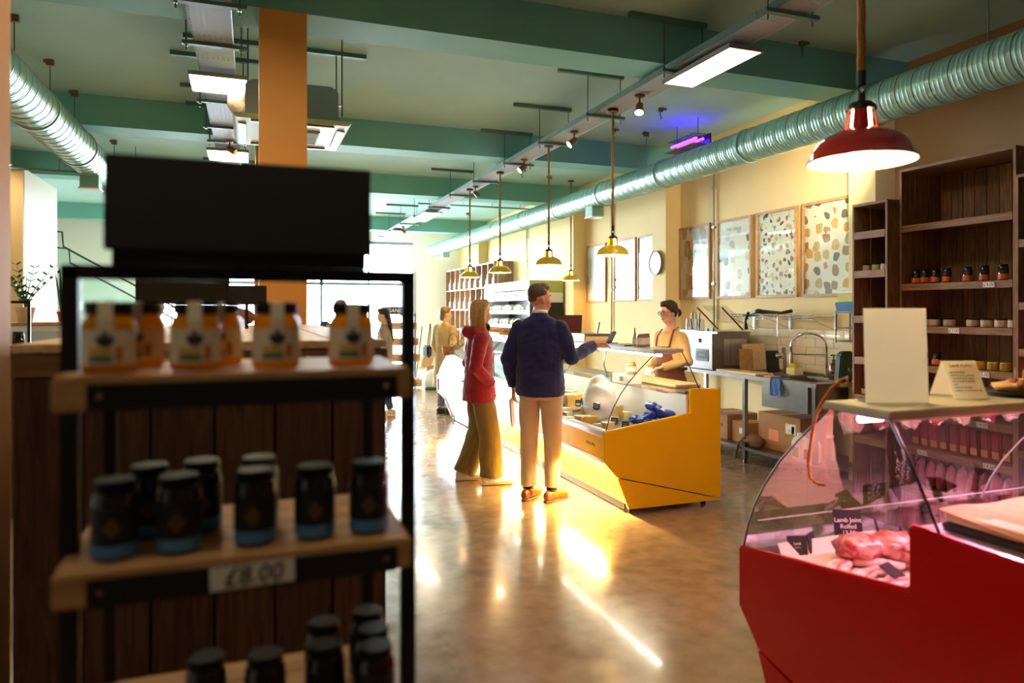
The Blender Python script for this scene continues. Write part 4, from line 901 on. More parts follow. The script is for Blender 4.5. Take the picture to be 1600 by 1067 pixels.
for i in range(12):
    x, y = 5.03 + 0.05 * (i % 2) + 0.03 * (i % 3), 7.19 + i * 0.03; ang = rnd(-.25, .25)
    k_ = MB().obox((x, y + ang * 0.05, 1.40), (0.02, 0.016, 0.13), (ang, 0, 0)).build('knife_handle', m_white if i % 3 else m_dark, t, bevel=0.003)
    if i % 4 == 0: MB().obox((x, y, 1.5), (0.02, 0.003, 0.08), (ang, 0, 0)).build('steel_end', m_steel, k_)
# leaning boards and bits on the worktop
for i, (y, x, h, w, mt2, lab) in enumerate(((6.42, 5.2, 0.29, 0.3, w_pale, 'wide tan cutting board leaning beside the oven'), (6.36, 5.05, 0.24, 0.18, w_oak, 'small brown cutting board leaning in front of the wide board'), (6.12, 5.2, 0.23, 0.16, m_dark, 'black cutting board leaning beside the tan boards'), (6.0, 5.25, 0.27, 0.05, m_steel, 'narrow steel sharpening plate standing by the black board'))):
    t = thing('cutting_board', lab, 'board', (x, y, 0.906)); MB().obox((x, y, 0.906 + h / 2 + 0.004), (w, 0.016, h), (-0.12, 0, 0.0)).build('slab', mt2, t, bevel=0.006)
    if i == 1:
        for k in range(4): MB().obox((x - 0.05 + k * 0.033, y - 0.012, 0.98), (0.008, 0.003, 0.08), (-0.12, 0, 0)).build('slot', m_dark, t)
t = thing('wooden_plank', 'long pale wooden board lying on the steel table edge', 'board', (4.86, 6.2, 0.906)); MB().box(4.76, 4.98, 5.85, 6.5, 0.906, 0.93).build('slab', w_pale, t, bevel=0.004)
t = thing('sponge', 'yellow sponge in a cream tub by the sink', 'sponge', (5.25, 5.86, 0.906)); MB().box(5.2, 5.31, 5.79, 5.93, 0.906, 0.98).build('tub', M('cream_tub', '#e6d8a8', 0.5), t, bevel=0.008); MB().box(5.22, 5.29, 5.81, 5.91, 0.981, 1.02).build('sponge_block', M('yellow_sponge', '#d8c23a', 0.9, bump=0.5), t, bevel=0.008)
t = thing('soap_bottle', 'amber pump soap bottle beside the sink', 'bottle', (5.2, 5.28, 0.906)); MB().lathe([(0.038, 0), (0.04, 0.008), (0.04, 0.13), (0.03, 0.155), (0.014, 0.165), (0.014, 0.18)], (5.2, 5.28, 0.907), 18).build('bottle_body', M('amber_glass', '#5a2c10', 0.12, coat=0.6), t, smooth=0.6)
MB().cyl((5.2, 5.28, 1.087), (5.2, 5.28, 1.1), 0.016, n=12).cyl((5.2, 5.28, 1.1), (5.2, 5.28, 1.135), 0.006, n=8).obox((5.19, 5.28, 1.14), (0.05, 0.016, 0.012)).build('pump', m_black, t)
t = thing('glass_rack', 'small glasses on a chrome stand beside the soap bottle', 'glasses', (5.12, 5.2, 0.906))
MB().box(5.06, 5.2, 5.12, 5.22, 1.0, 1.006).build('stand_top', m_chrome, t)
for x, y in ((5.07, 5.13), (5.19, 5.13), (5.07, 5.21), (5.19, 5.21)): MB().cyl((x, y, 0.906), (x, y, 1.0), 0.004, n=6).build('leg', m_chrome, t)
for y in (5.15, 5.19): MB().lathe([(0.016, 0), (0.02, 0.06), (0.018, 0.06), (0.014, 0.004)], (5.1, y, 0.907), 12).build('glass', g_jar, t, smooth=0.6)
t = thing('cool_bag', 'dark green upright bag with white mark on the sink table', 'bag', (5.2, 5.1, 0.906)); MB().prism([(5.04, 0.908), (5.36, 0.908), (5.33, 1.16), (5.27, 1.19), (5.12, 1.19), (5.07, 1.16)], 'y', 5.055, 5.13).build('bag_body', M('dark_green_nylon', '#14382e', 0.55, bump=0.2), t, bevel=0.012); text('lettering', 'R & B', m_chalk, t, (5.2, 5.053, 1.02), (PI / 2, 0, 0), 0.05, 0.0003)
t = thing('dish_cloth', 'blue cloth draped over the sink table edge', 'cloth', (4.74, 5.54, 0.76))
mb = MB(); rows = []
for s_, z, x in ((0, 0.912, 4.86), (1, 0.913, 4.78), (2, 0.905, 4.742), (3, 0.86, 4.736), (4, 0.80, 4.737), (5, 0.745, 4.735)): rows.append([(x + 0.006 * math.sin(j * 1.7 + s_), 5.47 + j * 0.018 + 0.004 * math.sin(s_ + j), z + 0.006 * math.sin(j * 0.9)) for j in range(9)])
for i in range(5): mb.strip(rows[i], rows[i + 1])
mb.build('cloth', M('blue_cloth', '#3f5f9a', 0.9, bump=0.4, bs=80), t, smooth=True); MB().obox((4.82, 5.69, 0.916), (0.11, 0.11, 0.014)).build('pink_cloth_fold', M('pink_cloth', '#d8977a', 0.9), t, bevel=0.005)
# wire shelf with ladle
t = thing('wire_shelf', 'chrome wire shelf with hanging brackets above the tiles', 'shelf', (5.28, 6.05, 1.45))
for i in range(9): MB().cyl((5.12 + i * 0.036, 5.45, 1.50), (5.12 + i * 0.036, 6.7, 1.50), 0.003, n=6).build('long_wire', m_chrome, t)
for i in range(26): MB().cyl((5.12, 5.46 + i * 0.0494, 1.503), (5.41, 5.46 + i * 0.0494, 1.503), 0.002, n=5).build('cross_wire', m_chrome, t)
for z in (1.475, 1.525): MB().cyl((5.115, 5.45, z), (5.115, 6.7, z), 0.004, n=6).build('edge_wire', m_chrome, t)
mb = MB(); y = 5.45
while y < 6.68: mb.tube([(5.115, y, 1.475), (5.115, y + 0.03, 1.525), (5.115, y + 0.06, 1.475)], 0.002, 5); y += 0.06
mb.build('zigzag_wire', m_chrome, t, kind='stuff')
for y in (5.47, 6.1, 6.68): MB().tube([(5.12, y, 1.48), (5.41, y, 1.37), (5.415, y, 1.5)], 0.005, 6).build('bracket', m_chrome, t); MB().box(5.405, 5.418, y - 0.015, y + 0.015, 1.36, 1.53).build('wall_plate', m_alu, t)
t = thing('ladle', 'long steel ladle hanging from the wire shelf', 'ladle', (5.11, 5.93, 1.1)); MB().tube([(5.115, 5.93, 1.52), (5.105, 5.93, 1.53), (5.1, 5.93, 1.5), (5.1, 5.93, 1.18), (5.11, 5.925, 1.13)], 0.006, 8).build('handle', m_chrome, t, smooth=True); MB().sph((5.12, 5.92, 1.10), (0.045, 0.045, 0.032), 14, 8).build('bowl', m_chrome, t, smooth=True)
t = thing('hose_nozzle', 'black trigger nozzle lying on the wire shelf', 'nozzle', (5.24, 6.2, 1.506)); MB().tube([(5.2, 6.45, 1.53), (5.2, 6.35, 1.56), (5.22, 6.28, 1.55), (5.25, 6.05, 1.54), (5.25, 5.9, 1.56)], [0.02, 0.028, 0.024, 0.015, 0.02], 10).build('nozzle_body', m_dark, t, smooth=True); MB().tube([(5.13, 6.42, 1.55), (5.1, 6.44, 1.45), (5.1, 6.42, 1.36)], [0.016, 0.014, 0.02], 8).build('trigger_grip', m_dark, t, smooth=True)
t = thing('steel_dish', 'shallow steel dish on the wire shelf', 'dish', (5.27, 6.15, 1.506)); MB().lathe([(0.08, 0), (0.11, 0.02), (0.105, 0.02), (0.07, 0.004)], (5.31, 6.6, 1.507), 20).build('dish', m_steel, t, smooth=0.7)
# storage caddy on the wall
t = thing('wall_caddy', 'black wire caddy hanging on the pilaster beside the shelves', 'caddy', (5.12, 4.98, 1.27))
for z in (1.28, 1.40, 1.54): MB().box(5.02, 5.195, 4.84, 5.08, z, z + 0.012).build('caddy_shelf', m_black, t)
for x, y in ((5.025, 4.845), (5.025, 5.075), (5.19, 4.845), (5.19, 5.075)): MB().cyl((x, y, 1.27), (x, y, 1.56), 0.005, n=6).build('caddy_post', m_black, t)
t = thing('storage_tub', 'blue plastic tub in the wall caddy', 'tub', (5.11, 4.97, 1.556)); MB().prism([(5.03, 1.556), (5.18, 1.556), (5.2 - 0.005, 1.64), (5.01, 1.64)], 'y', 4.85, 5.08).build('tub', M('blue_tub', '#3f78a8', 0.4), t, bevel=0.006)
t = thing('lidded_container', 'yellow green food container with pale lid on the blue tub', 'container', (5.11, 4.96, 1.641)); MB().box(5.02, 5.19, 4.85, 5.06, 1.642, 1.72).build('container', M('lime_plastic', '#c2b83a', 0.3), t, bevel=0.008); MB().box(5.012, 5.196, 4.842, 5.068, 1.72, 1.74).build('lid', M('pale_plastic', '#d9d4c4', 0.4), t, bevel=0.004)
t = thing('notice_sheet', 'pale blue notice sheet on the wall beside the caddy', 'notice', (5.424, 5.2, 1.38)); MB().box(5.424, 5.429, 5.12, 5.25, 1.4, 1.66).build('sheet', M('pale_blue_card', '#aebfd8', 0.5), t)
# under-shelf boxes
def cbox(lab, x0, x1, y0, y1, h, flap=False, sticker=None, name='cardboard_box', z=0.166, mt3=None):
    t = thing(name, lab, 'box', ((x0 + x1) / 2, (y0 + y1) / 2, z)); MB().box(x0, x1, y0, y1, z, z + h).build('box_body', mt3 or m_brown_card, t, bevel=0.003)
    MB().box(x0 - 0.001, x1 + 0.001, (y0 + y1) / 2 - 0.02, (y0 + y1) / 2 + 0.02, z + h, z + h + 0.001).build('tape', M('packing_tape', '#c8a878', 0.3), t)
    if flap: MB().obox((x0 - 0.05, (y0 + y1) / 2, z + h + 0.03), (0.13, y1 - y0, 0.004), (0, 0.6, 0)).build('flap', M('pale_card', '#d8c4a8', 0.8), t)
    if sticker:
        for (a, b, c, d, m_) in sticker: MB().box(x0 - 0.002, x0, a, b, c, d).build('sticker', m_, t)
    return t
cbox('large cardboard box with labels under the sink table', 4.93, 5.33, 5.42, 6.02, 0.36, sticker=[(5.48, 5.62, 0.36, 0.46, m_paper), (5.72, 5.86, 0.26, 0.37, M('orange_note', '#e08a68', 0.8)), (5.5, 5.535, 0.37, 0.44, m_ink)])
t = cbox('open cardboard box with pale flap under the oven', 4.85, 5.25, 6.42, 6.85, 0.27, True, sticker=[(6.5, 6.65, 0.3, 0.33, M('maroon_print', '#6a1a1a', 0.6))])
cbox('small cardboard box with white sticker under the table', 4.88, 5.12, 6.12, 6.38, 0.22, sticker=[(6.2, 6.26, 0.26, 0.32, m_paper)])
for i, (y, c, lab) in enumerate(((5.32, '#1f8a3a', 'white jug with green label under the sink'), (5.17, '#b8202a', 'white jug with red label under the sink'))):
    t = thing('cleaning_jug', lab, 'jug', (4.84, y, 0.166)); MB().prism([(y - 0.065, 0.167), (y + 0.065, 0.167), (y + 0.065, 0.33), (y + 0.03, 0.39), (y - 0.01, 0.39), (y - 0.065, 0.34)], 'x', 4.78, 4.90).build('jug_body', M('white_plastic', '#e6e0d2', 0.4), t, bevel=0.016)
    MB().cyl((4.84, y + 0.012, 0.385), (4.84, y + 0.012, 0.415), 0.022, n=12).build('cap', m_white, t); MB().box(4.777, 4.78, y - 0.04, y + 0.04, 0.2, 0.29).build('jug_label', M('jug_label%d' % i, c, 0.5), t); MB().tube([(4.84, y - 0.05, 0.34), (4.84, y - 0.055, 0.385), (4.84, y - 0.005, 0.39)], 0.009, 8).build('handle', M('white_plastic', '#e6e0d2'), t, smooth=True)
t = thing('cloth_bag', 'crumpled brown bag lying on the lower steel shelf', 'bag', (4.9, 5.95, 0.166)); q = MB(); lump(q, (4.84, 5.98, 0.232), (0.075, 0.15, 0.06), 18, 10, 0.2, 2); q.build('bag_body', M('brown_cloth', '#7a5a40', 0.9, bump=0.5, bs=30), t, smooth=True); MB().tube([(4.78, 6.05, 0.26), (4.75, 6.1, 0.2), (4.735, 6.12, 0.1), (4.74, 6.14, 0.03)], 0.012, 6).build('strap', M('brown_cloth', '#7a5a40'), t, smooth=True)
t = thing('spray_bottle', 'white spray bottle behind the table leg', 'bottle', (5.1, 5.2, 0.166)); MB().lathe([(0.035, 0), (0.038, 0.01), (0.038, 0.14), (0.014, 0.19), (0.014, 0.21)], (5.1, 5.2, 0.167), 14).build('bottle_body', M('white_plastic', '#e6e0d2'), t, smooth=0.6); MB().obox((5.08, 5.2, 0.39), (0.07, 0.025, 0.03)).build('spray_head', m_white, t)

# ================================================================ stained pine shelving
def shelf_unit(label, x0, y0, y1, zt, shelves, nback, lip=0.052, name='crate_shelving', foot=0.0):
    t = thing(name, label, 'shelving', ((x0 + 5.4) / 2, (y0 + y1) / 2, 0)); xb = 5.19 if y1 > 4.8 else 5.42
    xb = 5.42
    for y in (y0, y1 - 0.022):
        nb = 3; w = (xb - x0) / nb
        for i in range(nb): MB().box(x0 + i * w + 0.001, x0 + (i + 1) * w - 0.003, y, y + 0.022, 0.0, zt - 0.023).build('side_plank', w_crate, t, bevel=0.002)
    MB().box(x0, xb, y0, y1, zt - 0.022, zt).build('top_board', w_crate_h, t, bevel=0.002)
    w = (y1 - y0 - 0.05) / nback
    for i in range(nback): MB().box(xb - 0.02, xb - 0.006, y0 + 0.025 + i * w + 0.003, y0 + 0.025 + (i + 1) * w - 0.003, 0.03, zt - 0.03).build('back_plank', w_crate, t)
    for z in shelves:
        MB().box(x0 + 0.02, xb - 0.022, y0 + 0.023, y1 - 0.023, z - 0.018, z).build('shelf_board', w_crate_h, t)
        MB().box(x0, x0 + 0.02, y0 + 0.023, y1 - 0.023, z - lip, z + 0.001).build('shelf_lip', w_crate_h, t, bevel=0.002)
    return t
SZ = (2.25, 1.777, 1.44, 1.13, 0.76, 0.47, 0.16)
shelf_unit('wide stained pine crate shelving with jars behind the meat counter', 4.97, 3.41, 4.352, 2.71, SZ, 9)
shelf_unit('stained pine crate shelving cut by the picture edge', 4.95, 2.42, 3.402, 2.5, (2.05, 1.62, 1.3, 0.98, 0.6, 0.2), 9)
shelf_unit('narrow stained pine shelving beside the sink table', 4.85, 4.36, 4.72, 2.47, (2.23, 1.90, 1.52, 1.17, 0.85, 0.5), 3, 0.06)
m_pot_label = M('tan_pot_label', '#bda47a', 0.6)
m_darkjar = M('dark_chutney', '#1c0f0b', 0.12, coat=0.6); m_orange = M('orange_label', '#d8621e', 0.6); m_cream_pot = M('cream_pot', '#b9a27a', 0.4, coat=0.3); m_mustard = M('mustard_pot', '#a8841c', 0.25, coat=0.4)
def jarrow(name, ys, x, z, r, h, mb_, ml, mlab, fmt, group, lab=(0.15, 0.6)):
    proto = None
    for i, y in enumerate(ys):
        l = fmt % ORD[i]
        if proto is None: proto = lidjar(name, l, x, y, z, r, h, mb_, ml, mlab, group, lab=lab)
        else: dup(proto, (x, y, z), l)
jarrow('dark_jar', (4.27, 4.19, 4.10, 4.0, 3.83, 3.70, 3.56), 5.06, SZ[1] + 0.002, 0.033, 0.115, m_darkjar, m_lid, m_orange, '%s dark jar with orange label along the upper jar shelf', 'orange labelled jars', (0.08, 0.42))
jarrow('cream_pot', (4.18, 4.11, 3.98, 3.79, 3.68, 3.575, 3.48), 5.06, SZ[2] + 0.002, 0.042, 0.062, m_cream_pot, m_lid, m_pot_label, '%s squat cream pot along the middle shelf', 'squat cream pots', (0.2, 0.62))
jarrow('dark_jar', (4.2, 4.09), 5.06, SZ[3] + 0.002, 0.033, 0.11, m_darkjar, m_lid, m_orange, '%s dark jar on the lower shelf behind the sign board', 'orange labelled jars', (0.08, 0.42))
jarrow('mustard_pot', (3.82, 3.73, 3.634, 3.541), 5.06, SZ[3] + 0.002, 0.04, 0.062, m_mustard, m_mustard, None, '%s mustard yellow pot on the lower shelf', 'mustard yellow pots')
jarrow('cream_pot', (4.655, 4.56, 4.47), 4.95, 1.902, 0.035, 0.058, m_cream_pot, m_lid, m_pot_label, '%s cream pot high in the narrow shelving', 'squat cream pots', (0.2, 0.62))
jarrow('cream_pot', (4.62, 4.5), 4.95, 1.522, 0.035, 0.058, m_cream_pot, m_lid, m_pot_label, '%s cream pot on the middle level of the narrow shelving', 'squat cream pots', (0.2, 0.62))
jarrow('cream_pot', (4.65, 4.55), 4.93, 0.852, 0.035, 0.058, m_cream_pot, m_lid, m_pot_label, '%s cream pot low in the narrow shelving', 'squat cream pots', (0.2, 0.62))
jarrow('dark_jar', (4.2, 4.1, 4.0), 5.06, SZ[4] + 0.002, 0.033, 0.11, m_darkjar, m_lid, m_orange, '%s dark jar on the shelf just above the canopy', 'orange labelled jars', (0.08, 0.42))
m_salami = M('red_salami_pack', '#a3141c', 0.3, coat=0.4, var=0.15, vs=15); m_redpack = M('crimson_pack', '#7c1018', 0.3, coat=0.4)
for i in range(10):
    y = 4.25 - i * 0.082
    t = thing('charcuterie_pack', '%s red charcuterie pack from the narrow shelving, low shelf' % ORD[i], 'packet', (5.05, y, SZ[5] + 0.002), 0, 'red charcuterie packs')
    MB().obox((5.05, y, SZ[5] + 0.112), (0.05, 0.068, 0.21), (0, -0.08, 0)).build('packet', m_salami if i % 3 else m_redpack, t, bevel=0.012); MB().obox((5.026, y, SZ[5] + 0.05), (0.004, 0.05, 0.05), (0, -0.08, 0)).build('pack_label', M('amber_label', '#d89a3a', 0.5), t)
for i in range(9):
    y = 4.22 - i * 0.088
    t = thing('cured_sausage', '%s hanging-shaped cured sausage from the narrow shelving, bottom shelf' % ORD[i], 'sausage', (5.05, y, SZ[6] + 0.002), 0, 'cured sausages on the bottom shelf')
    MB().tube([(5.05, y, SZ[6] + 0.003), (5.05, y, SZ[6] + 0.02), (5.05, y, SZ[6] + 0.12), (5.055, y, SZ[6] + 0.19), (5.06, y, SZ[6] + 0.215)], [0.012, 0.03, 0.036, 0.028, 0.008], 12).build('sausage_body', mm_pink, t, smooth=True); MB().cyl((5.06, y, SZ[6] + 0.21), (5.06, y, SZ[6] + 0.235), 0.004, n=6).build('string_end', m_rope, t)
def price(txt, y, z, x, lab, w=0.085, h=0.036, name='price_tag'):
    t = thing(name, lab, 'price tag', (x, y, z - h / 2)); MB().box(x - 0.003, x, y - w / 2, y + w / 2, z - h / 2, z + h / 2).build('card', m_paper, t)
    text('lettering', txt, m_ink, t, (x - 0.0034, y, z), (PI / 2, 0, -PI / 2), 0.036, 0.0003, shear=0.15)
price('£4.00', 3.6, 1.75, 4.969, 'white handwritten price tag under the dark jars, four pounds')
price('£3.00', 3.87, 1.412, 4.969, 'white handwritten price tag under the squat cream pots')
price('£5.00', 3.64, 1.10, 4.969, 'white handwritten price tag under the mustard pots')
price('£4.00', 3.65, 0.735, 4.969, 'white handwritten price tag seen just over the canopy')
price('£6.50', 4.14, 0.445, 4.969, 'white handwritten price tag under the red packs, six fifty')
price('£4.50', 3.6, 0.445, 4.969, 'white handwritten price tag under the last red packs')
# ================================================================ dim wooden display block and the honey stand in front of it
t = thing('display_block', 'tall dark timber display block with pale plank top behind the honey stand', 'display block', (-0.08, 3.3, 0))
bx0, bx1, by0, by1, bz = -0.55, 0.37, 2.05, 4.55, 1.478
MB().box(bx0 + 0.03, bx1 - 0.03, by0 + 0.03, by1 - 0.03, 0, bz - 0.08).build('core_box', m_dark, t)
n = 6; w = (bx1 - bx0) / n
for i in range(n):
    MB().box(bx0 + i * w + 0.004, bx0 + (i + 1) * w - 0.004, by0, by0 + 0.022, 0, bz - 0.085).build('front_plank', w_block_shade, t, bevel=0.002)
    MB().box(bx0 + i * w + 0.003, bx0 + (i + 1) * w - 0.003, by0 - 0.01, by1, bz - 0.022, bz).build('top_plank', w_pale, t, bevel=0.003)
MB().box(bx0, bx1, by0 - 0.004, by0 + 0.02, bz - 0.082, bz - 0.024).build('front_rail', w_crate_hx, t, bevel=0.002)
for i in range(3): MB().sph((bx0 + 0.2 + i * 0.25, by0 - 0.006, bz - 0.05), 0.008, 8, 6).build('brass_stud', m_brass, t, smooth=True)
for i in range(9):
    y = by0 + 0.03 + i * 0.28
    for x in (bx0, bx1 - 0.02): MB().box(x, x + 0.02, y, y + 0.272, 0, bz - 0.025).build('side_plank', w_block_shade, t, bevel=0.002)
t = thing('shelf_sign', 'small black sign on two posts standing on the plank top', 'sign', (-0.13, 3.1, bz))
MB().box(-0.42, -0.08, 3.09, 3.11, bz + 0.11, bz + 0.29).build('sign_board', m_board, t, bevel=0.003)
for x in (-0.38, -0.12): MB().box(x - 0.008, x + 0.008, 3.092, 3.108, bz, bz + 0.11).build('post', m_black, t); MB().box(x - 0.02, x + 0.02, 3.05, 3.15, bz, bz + 0.006).build('foot', m_black, t)
t = thing('shelf_sign', 'lower black sign beside the tan column on the plank top', 'sign', (0.0, 3.5, bz))
MB().box(-0.1, 0.07, 3.49, 3.51, bz + 0.11, bz + 0.2).build('sign_board', m_board, t, bevel=0.003); MB().box(-0.025, -0.009, 3.492, 3.508, bz, bz + 0.11).build('post', m_black, t)
t = thing('bread_pack', 'reddish brown packed loaf with pale label on the plank top', 'bread', (-0.07, 4.1, bz)); q = MB(); lump(q, (-0.07, 4.1, bz + 0.05), (0.1, 0.06, 0.05), 14, 8, 0.1, 3); q.build('loaf', M('rye_loaf', '#8a4a2c', 0.6, var=0.25, vs=30), t, smooth=True); MB().box(-0.11, -0.02, 4.034, 4.038, bz + 0.005, bz + 0.035).build('label', m_paper, t)

# black metal stand with timber shelves
sx0, sx1 = -0.235, 0.222; yf, yb = 1.03, 1.30
t = thing('display_stand', 'black metal and timber stand with honey jars nearest the camera', 'display stand', (0, 1.16, 0))
for x in (sx0 - 0.008, sx1 + 0.003): MB().box(x, x + 0.022, 1.115, 1.137, 0, 1.62).build('frame_post', m_black, t, bevel=0.002)
MB().box(sx0 - 0.008, sx1 + 0.025, 1.115, 1.137, 1.604, 1.624).build('frame_top_bar', m_black, t, bevel=0.002)
for x in (sx0 + 0.02, sx1 - 0.02): MB().box(x - 0.009, x + 0.009, 1.31, 1.328, 0, 1.45).build('rear_post', m_black, t)
for k, z in enumerate((1.477, 1.228, 0.955, 0.66, 0.35)):
    s = MB().box(sx0, sx1, yf, yf + 0.022, z - 0.045, z).build('shelf_front', w_pale_x, t, bevel=0.003)
    MB().box(sx0 + 0.04, sx1 - 0.022, yf - 0.003, yf, z - 0.045 , z - 0.010).build('steel_strip', m_black, s)
    for x in (sx0 + 0.055, sx1 - 0.038): MB().sph((x, yf - 0.004, z - 0.026), (0.004, 0.003, 0.004), 8, 6).build('bolt', m_brass, s)
    for i in range(4):
        y = yf + 0.024 + i * 0.066
        MB().box(sx0, sx1, y, y + 0.061, z - 0.014, z).build('shelf_slat', w_pale_x, t)
    MB().box(sx0, sx0 + 0.02, yf + 0.022, yb - 0.01, z - 0.045, z - 0.015).box(sx1 - 0.02, sx1, yf + 0.022, yb - 0.01, z - 0.045, z - 0.015).build('shelf_end_rail', w_pale, t)
t = thing('stand_sign', 'blank black sign board mounted on top of the honey stand', 'sign', (-0.007, 1.1, 1.624))
MB().obox((-0.007, 1.105, 1.71), (0.362, 0.012, 0.132), (-0.06, 0, 0)).build('sign_board', m_board, t, bevel=0.002)
MB().box(-0.18, 0.168, 1.11, 1.13, 1.6245, 1.668).build('sign_holder', M('dark_grey_rail', '#2a211b', 0.6), t)
# honey jars
m_label = M('cream_label', '#e8dcc0', 0.6); m_lab_green = M('label_green', '#5f7f4a', 0.6); m_lab_or = M('label_orange', '#c8742c', 0.6); m_lab_blk = M('label_dark', '#2c2a30', 0.6)
def honey(label, x, y, z, s=1.0, first=[None]):
    if first[0] is not None: return dup(first[0], (x, y, z), label, rz=rnd(-0.1, 0.1))
    t = thing('honey_jar', label, 'jar', (x, y, z), 0, 'honey jars on the top shelf')
    r = 0.0335
    MB().lathe([(r * 0.9, 0), (r, 0.005), (r, 0.062), (r * 0.93, 0.07), (r * 0.8, 0.075), (r * 0.8, 0.08)], (0, 0, 0.001), 8 * 3).build('jar_body', m_amber, t, local=True, smooth=0.6)
    MB().lathe([(r * 0.88, 0.078), (r * 0.9, 0.08), (r * 0.9, 0.093), (r * 0.85, 0.095)], (0, 0, 0), 24).build('lid', m_lid, t, local=True, smooth=0.6)
    def patch(nm, mt, a0, a1, z0, z1, rr):
        q = MB(); N = 10; q.strip([(rr * math.sin(a0 + (a1 - a0) * i / N), -rr * math.cos(a0 + (a1 - a0) * i / N), z0) for i in range(N + 1)], [(rr * math.sin(a0 + (a1 - a0) * i / N), -rr * math.cos(a0 + (a1 - a0) * i / N), z1) for i in range(N + 1)])
        return q.build(nm, mt, t, local=True, smooth=True)
    lb = patch('jar_label', m_label, -1.25, 1.25, 0.012, 0.058, r + 0.0006)
    def sub(nm, mt, a0, a1, z0, z1): 
        q = MB(); N = 6; rr = r + 0.0011; q.strip([(rr * math.sin(a0 + (a1 - a0) * i / N), -rr * math.cos(a0 + (a1 - a0) * i / N), z0) for i in range(N + 1)], [(rr * math.sin(a0 + (a1 - a0) * i / N), -rr * math.cos(a0 + (a1 - a0) * i / N), z1) for i in range(N + 1)])
        q.build(nm, mt, lb, local=True, smooth=True)
    sub('green_band', m_lab_green, -0.6, 0.25, 0.016, 0.024); sub('orange_panel', m_lab_or, 0.35, 0.62, 0.016, 0.036); sub('yellow_panel', M('label_yellow', '#d8b45a', 0.6), -0.6, 0.2, 0.025, 0.034)
    q = MB(); rr = r + 0.0012; q.add([(0, -rr, 0.046)] + [(0.0105 * math.cos(a), -math.sqrt(max(0, rr * rr - (0.0105 * math.cos(a)) ** 2)), 0.046 + 0.0105 * math.sin(a)) for a in [2 * PI * i / 16 for i in range(16)]], [(0, 1 + i, 1 + (i + 1) % 16) for i in range(16)]); q.build('round_emblem', m_lab_blk, lb, local=True)
    q = MB(); pts = [(-(r + 0.001), 0.05), (-(r + 0.001), 0.07), (-(r * 0.9 + 0.001), 0.0955), (0, 0.0962)]
    q.strip([(-0.009, p[0], p[1]) for p in pts], [(0.009, p[0], p[1]) for p in pts]); q.build('paper_seal', m_label, t, local=True)
    first[0] = t; return t
ZS1, ZS2, ZS3 = 1.4775, 1.2285, 0.9555
for i, x in enumerate((-0.178, -0.072, 0.035, 0.142)): honey('honey jar with paper seal, %s from the left post in the front row' % ORD[i], x, 1.085, ZS1)
for i, x in enumerate((-0.153, -0.045)): honey('honey jar standing behind the %s honey jar of the front row' % ORD[i], x, 1.18, ZS1)
# jam jars
m_jam = M('dark_jam', '#2a0f08', 0.12, coat=0.6); m_jlab = M('black_jam_label', '#15100e', 0.6); m_sky = M('sky_blue_band', '#4f86b8', 0.6); m_goldp = M('dull_gold_print', '#5a4426', 0.5)
def jam(label, x, y, z, grp, first=[None]):
    if first[0] is not None: return dup(first[0], (x, y, z), label, rz=rnd(-0.2, 0.2), group=grp)
    t = lidjar('jam_jar', label, x, y, z, 0.0285, 0.105, m_jam, m_lid, m_jlab, grp, lab=(0.22, 0.68))
    r = 0.0288; q = MB(); q.lathe([(r + 0.0005, 0.006), (r + 0.0005, 0.022)], (0, 0, 0), 20); q.build('blue_band', m_sky, t, local=True, smooth=0.6)
    MB().add([(-0.012, -0.0296, 0.045), (0.012, -0.0296, 0.045), (0, -0.0297, 0.03), (0, -0.0297, 0.06)], [(0, 2, 1), (0, 1, 3)]).build('gold_crest', m_goldp, t, local=True)
    first[0] = t; return t
for i, (x, y) in enumerate(((-0.172, 1.085), (-0.093, 1.085), (0.006, 1.085), (0.089, 1.085), (0.168, 1.085))): jam('dark jam jar with blue band, %s in the front row of the middle shelf' % ORD[i], x, y, ZS2, 'jam jars on the middle shelf')
for i, (x, y) in enumerate(((-0.14, 1.17), (-0.07, 1.18), (0.012, 1.175))): jam('dark jam jar, %s in the second row of the middle shelf' % ORD[i], x, y, ZS2, 'jam jars on the middle shelf')
for i, (x, y) in enumerate(((0.175, 1.07), (0.18, 1.13), (0.183, 1.20), (0.105, 1.1), (0.11, 1.18), (0.02, 1.1), (-0.06, 1.12))): jam('dark jam jar, %s counted from the end post on the lower shelf' % ORD[i], x, y, ZS3, 'jam jars on the lower shelf')
t = thing('price_tag', 'white card reading eight pounds on the middle shelf strip', 'price tag', (0.0, 1.02, 1.185))
MB().obox((0.003, 1.0245, 1.203), (0.108, 0.0015, 0.031), (0, -0.02, 0)).build('card', m_paper, t); text('lettering', '£8.00', m_ink, t, (0.003, 1.0232, 1.203), (PI / 2, -0.02, 0), 0.034, 0.0003, shear=0.2)

